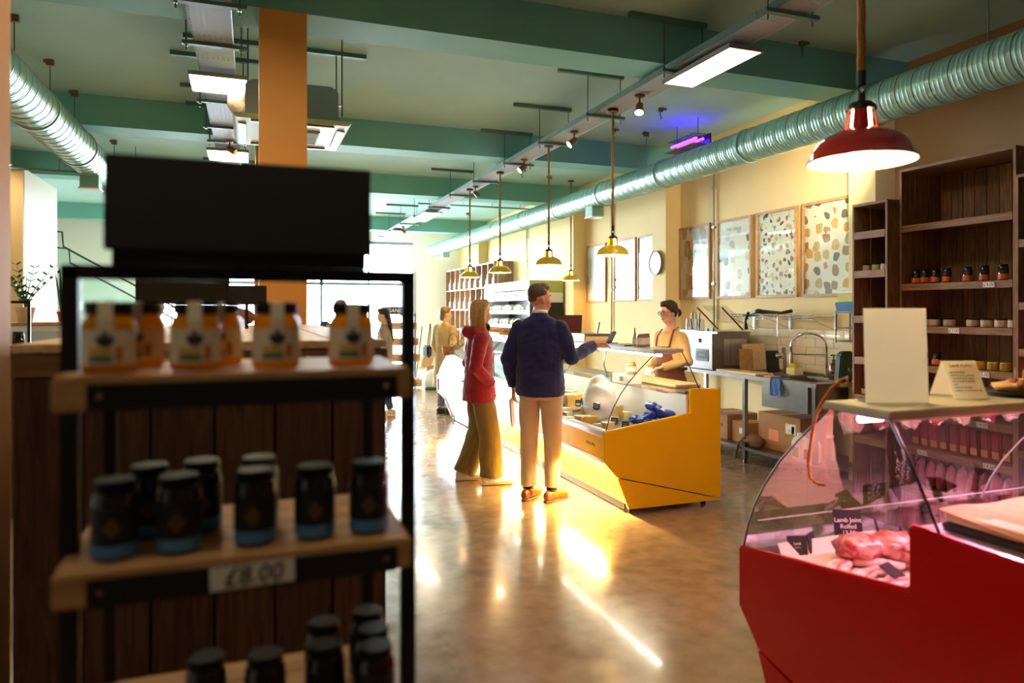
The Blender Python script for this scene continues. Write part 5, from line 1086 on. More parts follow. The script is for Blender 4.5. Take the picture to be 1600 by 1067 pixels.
# ================================================================ far side of the hall
t = thing('plant_cabinet', 'white glass fronted cabinet carrying the pot plants', 'cabinet', (-2.28, 9.3, 0))
MB().box(-2.62, -1.93, 9.05, 9.6, 0, 1.40).build('cabinet_body', m_white, t, bevel=0.006); MB().box(-2.58, -1.97, 9.04, 9.05, 0.9, 1.34).build('glass_front', M('grey_glass_front', '#c6ccd0', 0.15, coat=0.5), t)
MB().box(-2.5, -1.9, 9.02, 9.5, 1.401, 1.435).build('top_board', w_pale_x, t, bevel=0.003)
def leafy(t, x, y, z, stems, mat, kind):
    rs = random.Random(5)
    for s_ in range(stems):
        a = rs.uniform(0, 6.3); h = rs.uniform(0.32, 0.5); lean = rs.uniform(0.08, 0.32)
        if kind == 'zz':
            pts = [Vector((x + lean * math.cos(a) * (i / 6) ** 1.5, y + lean * math.sin(a) * (i / 6) ** 1.5, z + h * i / 6)) for i in range(7)]
            st = MB().tube(pts, [0.006, 0.006, 0.005, 0.005, 0.004, 0.003, 0.002], 6).build('stem', M('plant_stem', '#4a6a34', 0.6), t, smooth=True)
            for i in range(1, 7):
                for sd in (-1, 1):
                    p = pts[i]; d = Vector((math.cos(a + sd * 1.4), math.sin(a + sd * 1.4), 0.55)).normalized(); up = d.cross(Vector((0, 0, 1))).normalized() * 0.02
                    MB().add([p, p + d * 0.04 + up, p + d * 0.09, p + d * 0.04 - up], [(0, 1, 2, 3)]).build('leaf', mat, st)
        else:
            d = Vector((math.cos(a), math.sin(a), 0)); u = Vector((-math.sin(a), math.cos(a), 0)) * 0.022
            ps = [Vector((x, y, z)) + d * (0.03 + lean * 0.3 * (i / 5)) + Vector((0, 0, h * 1.1 * i / 5)) for i in range(6)]; ws = (0.7, 1, 1.1, 0.9, 0.5, 0.05)
            MB().strip([p + u * w_ for p, w_ in zip(ps, ws)], [p - u * w_ for p, w_ in zip(ps, ws)]).build('leaf', mat, t, smooth=True)
t = thing('potted_plant', 'bushy green pot plant in a pale clay pot on the cabinet', 'plant', (-2.34, 9.25, 1.436)); MB().lathe([(0.065, 0), (0.09, 0.13), (0.098, 0.13), (0.098, 0.165), (0.085, 0.165), (0.08, 0.14)], (-2.34, 9.25, 1.437), 24).build('pot', M('pale_clay', '#c9a988', 0.8), t, smooth=0.6); leafy(t, -2.34, 9.25, 1.58, 9, M('glossy_leaf', '#2c5a30', 0.35), 'zz')
t = thing('potted_plant', 'upright sword leaved plant in a terracotta pot on the cabinet', 'plant', (-1.99, 9.36, 1.436)); MB().lathe([(0.05, 0), (0.07, 0.09), (0.078, 0.09), (0.078, 0.12), (0.066, 0.12)], (-1.99, 9.36, 1.437), 24).build('pot', M('terracotta', '#a85a34', 0.8), t, smooth=0.6); leafy(t, -1.99, 9.36, 1.53, 11, M('sword_leaf', '#33583c', 0.4), 'sword')
t = thing('counter_frame', 'small black framed stand with a jar at the picture edge', 'display stand', (-1.75, 6.5, 0))
for x in (-1.9, -1.62): MB().box(x - 0.01, x + 0.01, 6.49, 6.51, 1.30, 1.62).build('frame_post', m_black, t)
MB().box(-1.91, -1.61, 6.49, 6.51, 1.62, 1.64).build('frame_bar', m_black, t); MB().box(-2.0, -1.5, 6.3, 6.7, 1.27, 1.30).build('top', w_pale_x, t); MB().box(-1.98, -1.52, 6.32, 6.68, 0, 1.27).build('base_box', w_crate, t)
lidjar('dark_jar', 'single dark jar on the small black framed stand', -1.68, 6.45, 1.301, 0.04, 0.1, m_darkjar, m_black, None)
# stair wall and glass balustrade
struct('wall_stair', MB().box(-4.6, -1.9, 17.5, 17.7, 0, ZC), m_white_wall)
t = thing('stair_balustrade', 'glass stair balustrade with dark sloping handrails by the far wall', 'balustrade', (-2.6, 16.2, 0))
rl = M('slim_dark_rail', '#3a4144', 0.4, metal=0.5)
for dy, dz in ((0, 0), (0.55, -0.28)):
    MB().tube([(-4.3, 15.8 + dy, 3.1 + dz), (-3.62, 15.8 + dy, 3.1 + dz), (-3.4, 15.8 + dy, 3.08 + dz), (-3.38, 15.8 + dy, 2.8 + dz), (-1.7, 15.8 + dy, 1.8 + dz), (-0.9, 15.8 + dy, 1.3 + dz)], 0.02, 8).build('handrail', rl, t, smooth=True)
    MB().add([(-4.3, 15.81 + dy, 3.08 + dz), (-3.4, 15.81 + dy, 3.06 + dz), (-3.38, 15.81 + dy, 2.78 + dz), (-0.9, 15.81 + dy, 1.28 + dz), (-0.9, 15.81 + dy, 0.3 + dz), (-3.5, 15.81 + dy, 1.7 + dz), (-4.3, 15.81 + dy, 1.9 + dz)], [tuple(range(7))]).build('glass_panel', glass('mint_glass', (0.8, 0.92, 0.88), 1.2), t)
t = thing('staircase', 'pale staircase rising along the far wall', 'stairs', (-2.6, 16.2, 0))
for i in range(12): MB().box(-3.6 + i * 0.23 - 0.02, -3.6 + (i + 1) * 0.23, 15.85, 16.3, 0, 1.9 - i * 0.155).build('step', m_white_wall, t)

# white multideck fridge
t = thing('multideck_fridge', 'tall open white fridge with lit shelves by the cream wall', 'fridge', (5.06, 13.26, 0))
fy0, fy1, fx = 11.95, 14.57, 4.73
MB().box(5.28, 5.40, fy0 + 0.03, fy1 - 0.03, 0.1, 2.1).build('back_wall', M('fridge_inside', '#39393c', 0.4), t)
MB().box(fx, 5.40, fy0 + 0.03, fy1 - 0.03, 1.99, 2.12).build('canopy', m_white, t, bevel=0.008); MB().box(fx, 5.4, fy0 + 0.03, fy1 - 0.03, 0.0, 0.42).build('base', m_white, t, bevel=0.008)
MB().box(fx + 0.06, fx + 0.1, fy0 + 0.06, fy1 - 0.06, 1.972, 1.988).build('light_strip', M('fridge_light', '#f4f8ff', 0.5, emit=6, ecol='#e8f0ff'), t)
ge = MB().box(fx, 5.40, fy0, fy0 + 0.03, 1.9, 2.12).build('green_end_panel', M('sage_green', '#a9b26a', 0.5), t)
MB().box(fx, 5.40, fy0, fy0 + 0.03, 0, 0.5).build('lower_end_panel', m_white, t); MB().box(fx, 5.40, fy0, fy0 + 0.03, 1.72, 1.9).build('white_end_strip', m_white, t); MB().box(fx, 5.4, fy0, fy0 + 0.03, 0.5, 1.72).build('dark_end_panel', M('dark_end_glass', '#2a2b2c', 0.2), t); MB().box(fx, 5.4, fy1 - 0.03, fy1, 0, 2.12).build('far_end_panel', m_white, t)
for z in (1.80, 1.54, 1.27, 0.98, 0.7):
    MB().box(fx + 0.05, 5.28, fy0 + 0.03, fy1 - 0.03, z - 0.025, z).build('shelf', m_white, t); MB().box(fx + 0.035, fx + 0.05, fy0 + 0.03, fy1 - 0.03, z - 0.035, z + 0.03).build('price_rail', m_white, t)
rows = (('upper', 1.80, ('#d8c8c4', '#9a8a8a', '#e6e0e0')), ('middle', 1.54, ('#cfd8c8', '#f0f0ee', '#8a9a7a')), ('lower', 1.27, ('#6a7a4a', '#e0dcd6', '#b0a8a0')), ('bottom', 0.98, ('#dcd8d0', '#a8b090', '#d0b8a0')))
for nm, z, cs in rows:
    for i in range(12):
        y = fy0 + 0.14 + i * 0.213
        t = thing('food_pack', '%s chilled packet from the green end, %s fridge shelf' % (ORD[i], nm), 'packet', (4.9, y, z + 0.001), 0, 'chilled packets on the %s fridge shelf' % nm)
        q = MB(); lump(q, (4.9, y, z + 0.075), (0.09, 0.095, 0.072), 10, 7, 0.2, i); q.build('bag', M('pack_%s%d' % (nm, i % 3), cs[i % 3], 0.35, coat=0.3, var=0.3, vs=25), t, smooth=True); MB().obox((4.815, y, z + 0.07), (0.004, 0.06, 0.04)).build('label', m_paper, t)
# far crate wall
t = thing('crate_wall', 'tall wall of stacked wooden crates past the white fridge', 'shelving', (5.18, 16.6, 0))
cx0, cy0, cy1 = 4.97, 14.64, 18.7
for i in range(5): MB().box(cx0 + i * 0.09, cx0 + i * 0.09 + 0.084, cy0, cy0 + 0.02, 0, 2.66).build('end_plank', w_grey, t)
nc = 9; wc = (cy1 - cy0) / nc
for i in range(1, nc + 1): MB().box(cx0, 5.41, cy0 + i * wc - 0.03, cy0 + i * wc, 0, 2.66).build('upright', w_grey, t)
for z in (0.1, 0.6, 1.1, 1.6, 2.1, 2.64):
    MB().box(cx0, 5.41, cy0 + 0.02, cy1, z - 0.02, z).build('crate_shelf', M('pale_crate_edge', '#d8c8b4', 0.7), t)
for i in range(nc): MB().box(5.39, 5.41, cy0 + i * wc + 0.02, cy0 + (i + 1) * wc - 0.02, 0.1, 2.62).build('back_board', w_grey, t)
for i in range(9):
    for z in (1.6, 2.1):
        y = cy0 + i * wc + wc / 2; t = thing('white_bottle', '%s white bottle from the fridge on the %s crate wall shelf' % (ORD[i], 'upper' if z > 2 else 'lower'), 'bottle', (5.05, y, z + 0.001), 0, 'white bottles in the crate wall %s shelf' % ('upper' if z > 2 else 'lower'))
        MB().lathe([(0.05, 0), (0.05, 0.16), (0.02, 0.22), (0.02, 0.27)], (5.05, y, z + 0.002), 12).build('bottle_body', m_white, t, smooth=0.6); MB().cyl((5.05, y, z + 0.27), (5.05, y, z + 0.295), 0.022, n=10).build('cap', m_paper, t)
# organic produce stand
t = thing('produce_stand', 'tiered wooden produce stand under a black chalk sign', 'produce stand', (2.9, 14.5, 0))
vx0, vx1 = 2.52, 3.26
for x in (vx0 + 0.015, vx1 - 0.015): MB().box(x - 0.012, x + 0.012, 14.74, 14.77, 0, 1.52).build('frame_post', m_black, t); MB().obox((x, 14.42, 0.62), (0.02, 0.02, 1.42), (0.5, 0, 0)).build('sloping_leg', m_black, t)
MB().box(vx0, vx1, 14.72, 14.74, 1.46, 1.485).build('frame_bar', m_black, t)
TI = ((1.18, 14.66), (0.86, 14.5), (0.54, 14.34), (0.05, 14.16))
for z, y in TI:
    for c in range(2):
        a = vx0 + 0.02 + c * 0.355; b_ = a + 0.335
        cr = MB().box(a, b_, y - 0.15, y + 0.15, z, z + 0.012).build('crate_floor', w_pale_x, t)
        for q in range(2):
            MB().box(a, b_, y - 0.16, y - 0.148, z + q * 0.075, z + q * 0.075 + 0.068).build('crate_slat', w_pale_x, cr); MB().box(a, b_, y + 0.148, y + 0.16, z + q * 0.075, z + q * 0.075 + 0.068).build('crate_slat', w_pale_x, cr)
        for xx in (a, b_ - 0.012): MB().box(xx, xx + 0.012, y - 0.148, y + 0.148, z, z + 0.13).build('crate_end', w_pale, cr)
PR = [('brown mushroom', '#8a6a4c', 'crate on the top tier'), ('yellow onion', '#c98a2c', 'crate on the second tier'), ('red tomato', '#c23a1c', 'crate on the third tier'), ('orange squash', '#d8641c', 'crate on the ground tier')]
for k, (z, y) in enumerate(TI):
    for c in range(2):
        a = vx0 + 0.02 + c * 0.355
        for i in range(6):
            px_, py_ = a + 0.06 + (i % 3) * 0.105, y - 0.08 + (i // 3) * 0.14; r = 0.05 if k < 3 else 0.062
            t = thing('vegetable', '%s %s in the %s, %s crate' % (ORD[i], PR[k][0], PR[k][2].replace('crate on the ', ''), ('column side', 'sack side')[c]), 'vegetable', (px_, py_, z + 0.013), 0, '%ss on the produce stand' % PR[k][0])
            MB().sph((px_, py_, z + 0.015 + r * 1.2), (r, r, r * 1.2), 12, 8).build('vegetable_body', M('veg%d' % k, PR[k][1], 0.4, var=0.2, vs=20), t, smooth=True); MB().cyl((px_, py_, z + 0.012 + r * 2.3), (px_ + 0.01, py_, z + r * 2.3 + 0.04), 0.006, n=6).build('stalk', M('veg_stalk', '#5a6a34', 0.6), t)
t = thing('chalk_sign', 'black chalk sign reading organic veg on the produce stand', 'sign', (2.86, 14.7, 1.486)); MB().box(2.54, 3.19, 14.69, 14.71, 1.487, 1.65).build('sign_board', m_board, t); text('lettering', 'ORGANIC VEG', m_chalk, t, (2.865, 14.688, 1.568), (PI / 2, 0, 0), 0.112, 0.0005, shear=0.1)
t = thing('paper_sack', 'open brown paper sack standing beside the produce stand', 'bag', (3.33, 14.05, 0)); MB().obox((3.37, 14.05, 0.62), (0.2, 0.12, 0.42), (0, 0.35, 0)).build('sack_body', m_kraft, t, bevel=0.01); MB().obox((3.42, 14.05, 0.24), (0.16, 0.14, 0.44), (0, -0.1, 0)).build('sack_base', m_brown_card, t, bevel=0.01)
t = thing('feed_sack', 'white printed sack with green base on the floor by the produce stand', 'sack', (3.42, 13.8, 0)); q = MB(); lump(q, (3.42, 13.78, 0.2), (0.2, 0.13, 0.2), 18, 12, 0.12, 6); q.v = [(v[0], v[1], max(0.002, v[2])) for v in q.v]; q.build('sack_body', M('white_sack', '#e4e0d8', 0.5, bump=0.5, bs=12), t, smooth=True); MB().lathe([(0.17, 0.002), (0.185, 0.03), (0.19, 0.06)], (3.42, 13.78, 0), 20, squash=(1.0, 0.66)).build('green_base', M('sack_green', '#2c5a34', 0.5), t, smooth=True)
# ================================================================ people
from mathutils import noise as mnoise
def remesh(mb, vox, smooth=4, fold=0.0, ff=9.0, zs=1.0):
    me = bpy.data.meshes.new('tmp'); me.from_pydata(mb.v, [], mb.f); me.update()
    bm = bmesh.new(); bm.from_mesh(me); bmesh.ops.recalc_face_normals(bm, faces=bm.faces); bm.to_mesh(me); bm.free()
    o = bpy.data.objects.new('tmp', me); COL.objects.link(o)
    md = o.modifiers.new('r', 'REMESH'); md.mode = 'VOXEL'; md.voxel_size = vox; md.use_smooth_shade = True
    if smooth: s = o.modifiers.new('s', 'SMOOTH'); s.factor = 0.5; s.iterations = smooth
    bpy.context.view_layer.update()
    out = bpy.data.meshes.new_from_object(o.evaluated_get(bpy.context.evaluated_depsgraph_get()))
    bpy.data.objects.remove(o); bpy.data.meshes.remove(me)
    if fold:
        out.calc_loop_triangles()
        ns = [v.normal.copy() for v in out.vertices]
        for v, n in zip(out.vertices, ns):
            c = v.co; d = mnoise.noise(Vector((c.x * ff, c.y * ff, c.z * ff * zs))) + 0.5 * mnoise.noise(Vector((c.x * ff * 2.3 + 5, c.y * ff * 2.3, c.z * ff * 2.3 * zs)))
            v.co = c + n * (d * fold)
    for p in out.polygons: p.use_smooth = True
    return out
def part(name, mesh, mat, parent):
    mesh.name = name; mesh.materials.clear(); mesh.materials.append(mat)
    o = bpy.data.objects.new(name, mesh); COL.objects.link(o); o.parent = parent; return o
def rings(mb, rs, n=20):
    """stack of horizontal ellipses: (x, y, z, rx, ry)"""
    mb.tube([(r[0], r[1], r[2]) for r in rs], [(r[3], r[4]) for r in rs], n, ref=(1, 0, 0)); return mb
def hand(mb, w, d, nrm, curls, k=1.0, thumb_side=1, thumb_out=0.8):
    w = Vector(w); d = Vector(d).normalized(); nrm = Vector(nrm); nrm = (nrm - d * nrm.dot(d)).normalized(); s = d.cross(nrm) * thumb_side
    mb.tube([w - d * 0.02 * k, w + d * 0.02 * k, w + d * 0.06 * k, w + d * 0.088 * k], [(0.024 * k, 0.02 * k), (0.034 * k, 0.016 * k), (0.041 * k, 0.015 * k), (0.038 * k, 0.012 * k)], 12, ref=tuple(s))
    for i, (off, ln) in enumerate(((0.029, 0.072), (0.0095, 0.080), (-0.0105, 0.074), (-0.029, 0.058))):
        p = w + d * (0.082 * k) + s * (off * k); dd = (d + s * (off * 1.8)).normalized(); pts = [p - dd * 0.012 * k, p]; c = curls[i]
        for q, fr in enumerate((0.45, 0.32, 0.25)):
            ang = c * (q + 1) * 0.55 if q else c * 0.5
            v = dd * math.cos(ang) + nrm * math.sin(ang); p = p + v * (ln * fr * k); pts.append(p)
        mb.tube(pts, [0.0095 * k, 0.0095 * k, 0.0088 * k, 0.008 * k, 0.0065 * k], 8)
    p = w + d * (0.025 * k) + s * (0.03 * k); v1 = (d * 0.65 + s * thumb_out + nrm * 0.25).normalized(); v2 = (d * 0.9 + s * thumb_out * 0.35 + nrm * 0.35).normalized()
    mb.tube([p - v1 * 0.02 * k, p + v1 * 0.015 * k, p + v1 * 0.04 * k, p + v1 * 0.04 * k + v2 * 0.03 * k], [0.014 * k, 0.0125 * k, 0.0105 * k, 0.0085 * k], 8)
def headT(pivot, yaw, pitch, roll=0.0): return Matrix.Translation(pivot) @ Matrix.Rotation(-yaw, 4, 'Z') @ Matrix.Rotation(pitch, 4, 'X') @ Matrix.Rotation(roll, 4, 'Y')
def xf(mb_local, T, s, dst):
    dst.add([T @ (Vector(v) * s) for v in mb_local.v], mb_local.f)
def add_head(mb, T, s, fem=False):
    h = MB(); h.sph((0, -0.010, 0.128), (0.075, 0.094, 0.096), 22, 16); h.sph((0, 0.022, 0.082), (0.060 if not fem else 0.057, 0.064, 0.084), 20, 14)
    h.sph((0, 0.058, 0.016), (0.026, 0.022, 0.02), 12, 8); h.tube([(-0.045, 0.012, 0.02), (0, 0.045, 0.006), (0.045, 0.012, 0.02)], [0.022, 0.022, 0.022], 10)
    h.tube([(0, 0.076, 0.112), (0, 0.092, 0.09), (0, 0.102, 0.072)], [0.008, 0.010, 0.0125], 10); h.sph((-0.011, 0.09, 0.067), 0.0085, 8, 6); h.sph((0.011, 0.09, 0.067), 0.0085, 8, 6)
    h.tube([(-0.042, 0.066, 0.121), (-0.02, 0.08, 0.123), (0.02, 0.08, 0.123), (0.042, 0.066, 0.121)], 0.009, 8)
    for x in (-1, 1):
        h.sph((x * 0.036, 0.062, 0.072), (0.022, 0.02, 0.022), 10, 8)
        h.sph((x * 0.076, -0.008, 0.088), (0.009, 0.019, 0.031), 10, 8); h.sph((x * 0.081, -0.014, 0.1), (0.008, 0.014, 0.016), 8, 6)
    h.tube([(-0.024, 0.074, 0.042), (0, 0.083, 0.043), (0.024, 0.074, 0.042)], [0.006, 0.009, 0.006], 8); h.tube([(-0.02, 0.073, 0.033), (0, 0.082, 0.032), (0.02, 0.073, 0.033)], [0.006, 0.009, 0.006], 8)
    xf(h, T, s, mb)
def face_bits(T, s, root, brow_c, lip_c='#a8524a', iris='#4a3a2c'):
    e = MB(); ir = MB(); br = MB(); lp = MB()
    for x in (-1, 1):
        e.sph((x * 0.031, 0.073, 0.106), (0.0135, 0.0085, 0.0085), 12, 8); ir.sph((x * 0.031, 0.0795, 0.106), (0.0062, 0.0035, 0.0062), 10, 6)
        br.tube([(x * 0.016, 0.089, 0.126), (x * 0.032, 0.085, 0.130), (x * 0.048, 0.070, 0.125)], [0.0035, 0.0042, 0.002], 6)
    lp.tube([(-0.023, 0.0775, 0.0385), (-0.01, 0.0895, 0.0405), (0, 0.0915, 0.0395), (0.01, 0.0895, 0.0405), (0.023, 0.0775, 0.0385)], [0.002, 0.005, 0.0052, 0.005, 0.002], 8)
    for nm, q, mt in (('eye', e, M('eye_white', '#e8e2da', 0.2)), ('iris', ir, M('iris_' + iris[1:], iris, 0.1)), ('eyebrow', br, M('brow_' + brow_c[1:], brow_c, 0.9)), ('lips', lp, M('lips_' + lip_c[1:], lip_c, 0.4))):
        d = MB(); xf(q, T, s, d); me = d.mesh(nm, True); part(nm, me, mt, root)

def person(label, loc, heading, H, skin, hair, legs, arms, head, top, sleeve, tmat, bot, legr, bmat, shoe, vox=0.008, fem=False, lean=0.0, extra=None, hands=((0.3,) * 4, (0.3,) * 4), hdir=(None, None), foot_yaw=(0, 0), fold=(0.006, 0.005), hairfn=None, hair_h=True, brow='#3a2818', bodyw=1.0):
    """legs: [(hip),(knee),(ankle)] for left then right in metres of a 1.78 m figure facing +Y; arms likewise"""
    t = thing('person', label, 'person', loc, -heading); s = H / 1.78
    V = lambda p: tuple(c * s for c in p)
    b = MB()
    rings(b, [V((0, 0, 0.86)) + (0.13 * s, 0.09 * s), V((0, 0, 0.95)) + (0.155 * s, 0.11 * s), V((0, 0, 1.08)) + (0.13 * s, 0.095 * s), V((0, lean * 0.5, 1.25)) + (0.155 * s, 0.105 * s), V((0, lean, 1.40)) + (0.17 * s, 0.1 * s), V((0, lean, 1.47)) + (0.10 * s, 0.07 * s), V((0, lean, 1.52)) + (0.057 * s, 0.058 * s), V((0, lean + 0.015, 1.62)) + (0.054 * s, 0.056 * s)])
    for i, (hp, kn, an) in enumerate(legs):
        b.tube([V(hp), V(tuple((a * 0.5 + c * 0.5) for a, c in zip(hp, kn))), V(kn), V(tuple((a * 0.65 + c * 0.35) for a, c in zip(kn, an))), V(an)], [0.085 * s, 0.075 * s, 0.052 * s, 0.052 * s, 0.034 * s], 14)
        fy = foot_yaw[i]; dx, dy = math.sin(fy), math.cos(fy); ax, ay, az = V(an)
        b.tube([(ax - dx * 0.05, ay - dy * 0.05, az - 0.045 * s), (ax, ay, az - 0.03 * s), (ax + dx * 0.09, ay + dy * 0.09, az - 0.05 * s), (ax + dx * 0.17, ay + dy * 0.17, az - 0.06 * s)], [0.024, 0.034, 0.03, 0.018], 10)
    for i, (sh, el, wr) in enumerate(arms):
        b.tube([V(sh), V(tuple((a + c) / 2 for a, c in zip(sh, el))), V(el), V(tuple((a * 0.6 + c * 0.4) for a, c in zip(el, wr))), V(wr)], [0.052 * s, 0.045 * s, 0.036 * s, 0.036 * s, 0.024 * s], 12)
        b.sph(V(sh), 0.056 * s, 12, 8)
        d = hdir[i] if hdir[i] else (Vector(wr) - Vector(el), (0.0, 0.0, -1) if abs((Vector(wr) - Vector(el)).normalized().z) < 0.7 else ((1 if i == 0 else -1), 0, 0))
        hand(b, V(wr), d[0], d[1], hands[i], s, thumb_side=(1 if i else -1) * (d[2] if len(d) > 2 else 1))
    T = headT(Vector(V((0, lean + 0.02, 1.557))), head[0], head[1], head[2] if len(head) > 2 else 0)
    add_head(b, T, s, fem)
    part('body', remesh(b, vox, 3), skin, t)
    face_bits(T, s, t, brow)
    # top
    c = MB(); rings(c, [V(r[:3]) + (r[3] * s, r[4] * s) for r in top], 26)
    for i, (sh, el, wr) in enumerate(arms):
        k = sleeve[3] if len(sleeve) > 3 else 1.0
        wr2 = tuple(e_ + (w_ - e_) * k for e_, w_ in zip(el, wr))
        c.tube([V(sh), V(tuple((a + q) / 2 for a, q in zip(sh, el))), V(el), V(tuple((a + q) / 2 for a, q in zip(el, wr2))), V(wr2)], [sleeve[0] * s, (sleeve[0] + sleeve[1]) / 2 * s, sleeve[1] * s, (sleeve[1] + sleeve[2]) / 2 * s, sleeve[2] * s], 16)
        c.sph(V(sh), sleeve[0] * s, 14, 10); c.sph(V(el), sleeve[1] * s * 1.03, 12, 8)
    if extra and 'top' in extra: extra['top'](c, V, s)
    part(extra.get('topname', 'jacket') if extra else 'jacket', remesh(c, vox, 4, fold[0], 9, 1.3), tmat, t)
    c = MB(); rings(c, [V(r[:3]) + (r[3] * s, r[4] * s) for r in bot], 24)
    if legr:
        for hp, kn, an in legs:
            an2 = (an[0], an[1], an[2] + legr[3])
            c.tube([V(hp), V(tuple((a + q) / 2 for a, q in zip(hp, kn))), V(kn), V(tuple((a + q) / 2 for a, q in zip(kn, an2))), V(an2)], [legr[0] * s, (legr[0] * 0.6 + legr[1] * 0.4) * s, legr[1] * s, (legr[1] + legr[2]) / 2 * s, legr[2] * s], 18)
    if extra and 'bot' in extra: extra['bot'](c, V, s)
    part(extra.get('botname', 'trousers') if extra else 'trousers', remesh(c, vox, 4, fold[1], 8, 0.7), bmat, t)
    for i, (hp, kn, an) in enumerate(legs):
        q = MB(); fy = foot_yaw[i]; dx, dy = math.sin(fy), math.cos(fy); ax, ay, az = V(an); z0 = az - 0.085 * s
        q.tube([(ax - dx * 0.085, ay - dy * 0.085, z0 + 0.05), (ax - dx * 0.06, ay - dy * 0.06, z0 + 0.05), (ax, ay, z0 + 0.05), (ax + dx * 0.09, ay + dy * 0.09, z0 + 0.042), (ax + dx * 0.17, ay + dy * 0.17, z0 + 0.033), (ax + dx * 0.2, ay + dy * 0.2, z0 + 0.028)], [(0.03, 0.025), (0.05, 0.037), (0.052, 0.038), (0.04, 0.046), (0.028, 0.04), (0.012, 0.02)], 16)
        q.tube([(ax, ay, z0 + 0.04), (ax - dx * 0.01, ay - dy * 0.01, z0 + shoe[2])], [(0.05), (0.043)], 14)
        sh_ = part('shoe', remesh(q, 0.007, 3), shoe[0], t)
        q = MB(); q.tube([(ax - dx * 0.09, ay - dy * 0.09, z0 + 0.01), (ax - dx * 0.06, ay - dy * 0.06, z0 + 0.01), (ax + dx * 0.08, ay + dy * 0.08, z0 + 0.01), (ax + dx * 0.19, ay + dy * 0.19, z0 + 0.01), (ax + dx * 0.21, ay + dy * 0.21, z0 + 0.01)], [(0.008, 0.02), (0.01, 0.04), (0.01, 0.047), (0.009, 0.036), (0.006, 0.015)], 16)
        part('shoe_sole', q.mesh('shoe_sole', 0.7), shoe[1], t)
    if hairfn:
        q = MB(); l = MB(); hairfn(l); xf(l, T, s, q); part('hair', remesh(q, min(vox, 0.007), 2, 0.0025, 45, 0.12), hair, t)
    return t, T, s, V

def hair_mat(n, c):
    m = M(n, c, 0.45, var=0.35, vs=60, bump=0.6, bs=120); return m
def hair_crop(l):
    l.sph((0, -0.02, 0.155), (0.080, 0.092, 0.079), 24, 16); l.sph((0, -0.05, 0.115), (0.066, 0.058, 0.05), 18, 12); l.sph((0, 0.03, 0.198), (0.062, 0.06, 0.038), 16, 10)
def hair_short(l):
    l.sph((0, -0.022, 0.148), (0.083, 0.094, 0.088), 24, 16); l.sph((0, -0.05, 0.105), (0.07, 0.06, 0.07), 18, 12); l.sph((0, 0.03, 0.196), (0.062, 0.06, 0.036), 16, 10)
skin1 = M('skin_warm', '#d89a78', 0.5, var=0.05, vs=12, sub=0.15); skin2 = M('skin_light', '#e2b195', 0.5, var=0.05, vs=12, sub=0.15)
LEG = lambda x, y=0, k=0.02: [(x, 0, 0.90), (x * 1.02, k, 0.50), (x * 1.0, y, 0.085)]
def fabric(n, c, b=0.25, bs=220, rough=0.85, var=0.06): return M(n, c, rough, var=var, vs=6, bump=b, bs=bs, sheen=0.2, spec=0.25)

# --- man in navy, pointing
navy = fabric('navy_wool', '#232252'); chino = fabric('beige_chino', '#cdb288'); tan_leather = M('tan_leather', '#84451a', 0.35, coat=0.3, var=0.1, vs=15)
def man_collar(c, V, s): c.tube([V((0.0, 0.0, 1.50)), V((0, 0.0, 1.545))], [0.078 * s, 0.07 * s], 18)
arms = [[(-0.168, 0, 1.415), (-0.265, -0.03, 1.16), (-0.245, 0.06, 0.93)], [(0.168, 0, 1.415), (0.268, -0.02, 1.19), (0.415, 0.19, 1.275)]]
mp, T, s, V = person('man in a navy jumper and beige trousers pointing over the counter', (2.24, 5.42, 0), math.radians(36), 1.78, skin1, hair_mat('brown_hair', '#5c3d26'),
    [[(-0.09, 0, 0.90), (-0.10, 0.03, 0.50), (-0.10, 0.0, 0.085)], [(0.09, 0, 0.90), (0.10, 0.03, 0.50), (0.10, 0.0, 0.085)]], arms, (math.radians(52), 0.05),
    [(0, 0, 0.865, 0.198, 0.155), (0, 0, 0.885, 0.208, 0.162), (0, 0, 1.02, 0.20, 0.15), (0, 0, 1.15, 0.196, 0.142), (0, 0, 1.30, 0.21, 0.14), (0, 0, 1.39, 0.218, 0.125), (0, -0.005, 1.45, 0.185, 0.105), (0, -0.005, 1.49, 0.13, 0.085), (0, 0, 1.525, 0.072, 0.072)], (0.075, 0.066, 0.045), navy,
    [(0, 0, 1.0, 0.165, 0.12), (0, -0.01, 0.90, 0.17, 0.128), (0, -0.01, 0.84, 0.168, 0.125)], (0.094, 0.077, 0.062, 0.03), chino, (tan_leather, M('shoe_sole_brown', '#4a2c16', 0.6), 0.085),
    vox=0.0075, extra={'top': man_collar, 'topname': 'jumper'}, hands=((0.5, 0.55, 0.6, 0.6), (0.05, 0.35, 0.9, 1.1)), hdir=((Vector((0.0, 0.1, -1)), (1, 0, 0), 1), (Vector((0.8, 0.55, 0.02)), (0.35, -0.5, -0.75), 1)), foot_yaw=(0.25, 0.45), hairfn=hair_crop, fold=(0.009, 0.006))
part('shirt_collar', (lambda q: (rings(q, [V((0, 0, 1.535)) + (0.066 * s, 0.066 * s), V((0, 0.004, 1.565)) + (0.064 * s, 0.064 * s)], 20), q.mesh('shirt_collar', True))[1])(MB()), m_paper, mp)
for sg in (-1, 1): part('sock', MB().tube([V((sg * 0.10, 0, 0.095)), V((sg * 0.10, 0, 0.135))], [0.047, 0.045], 14).mesh('sock', True), m_dark, mp)
t = thing('folded_paper', 'folded white paper held in the lowered hand of the navy jumper man', 'paper', (2.0, 5.6, 0.62), -math.radians(36))
mw = mp.matrix_basis @ Vector(V((-0.262, 0.085, 0.80))); t.location = (mw.x, mw.y, 0.60)
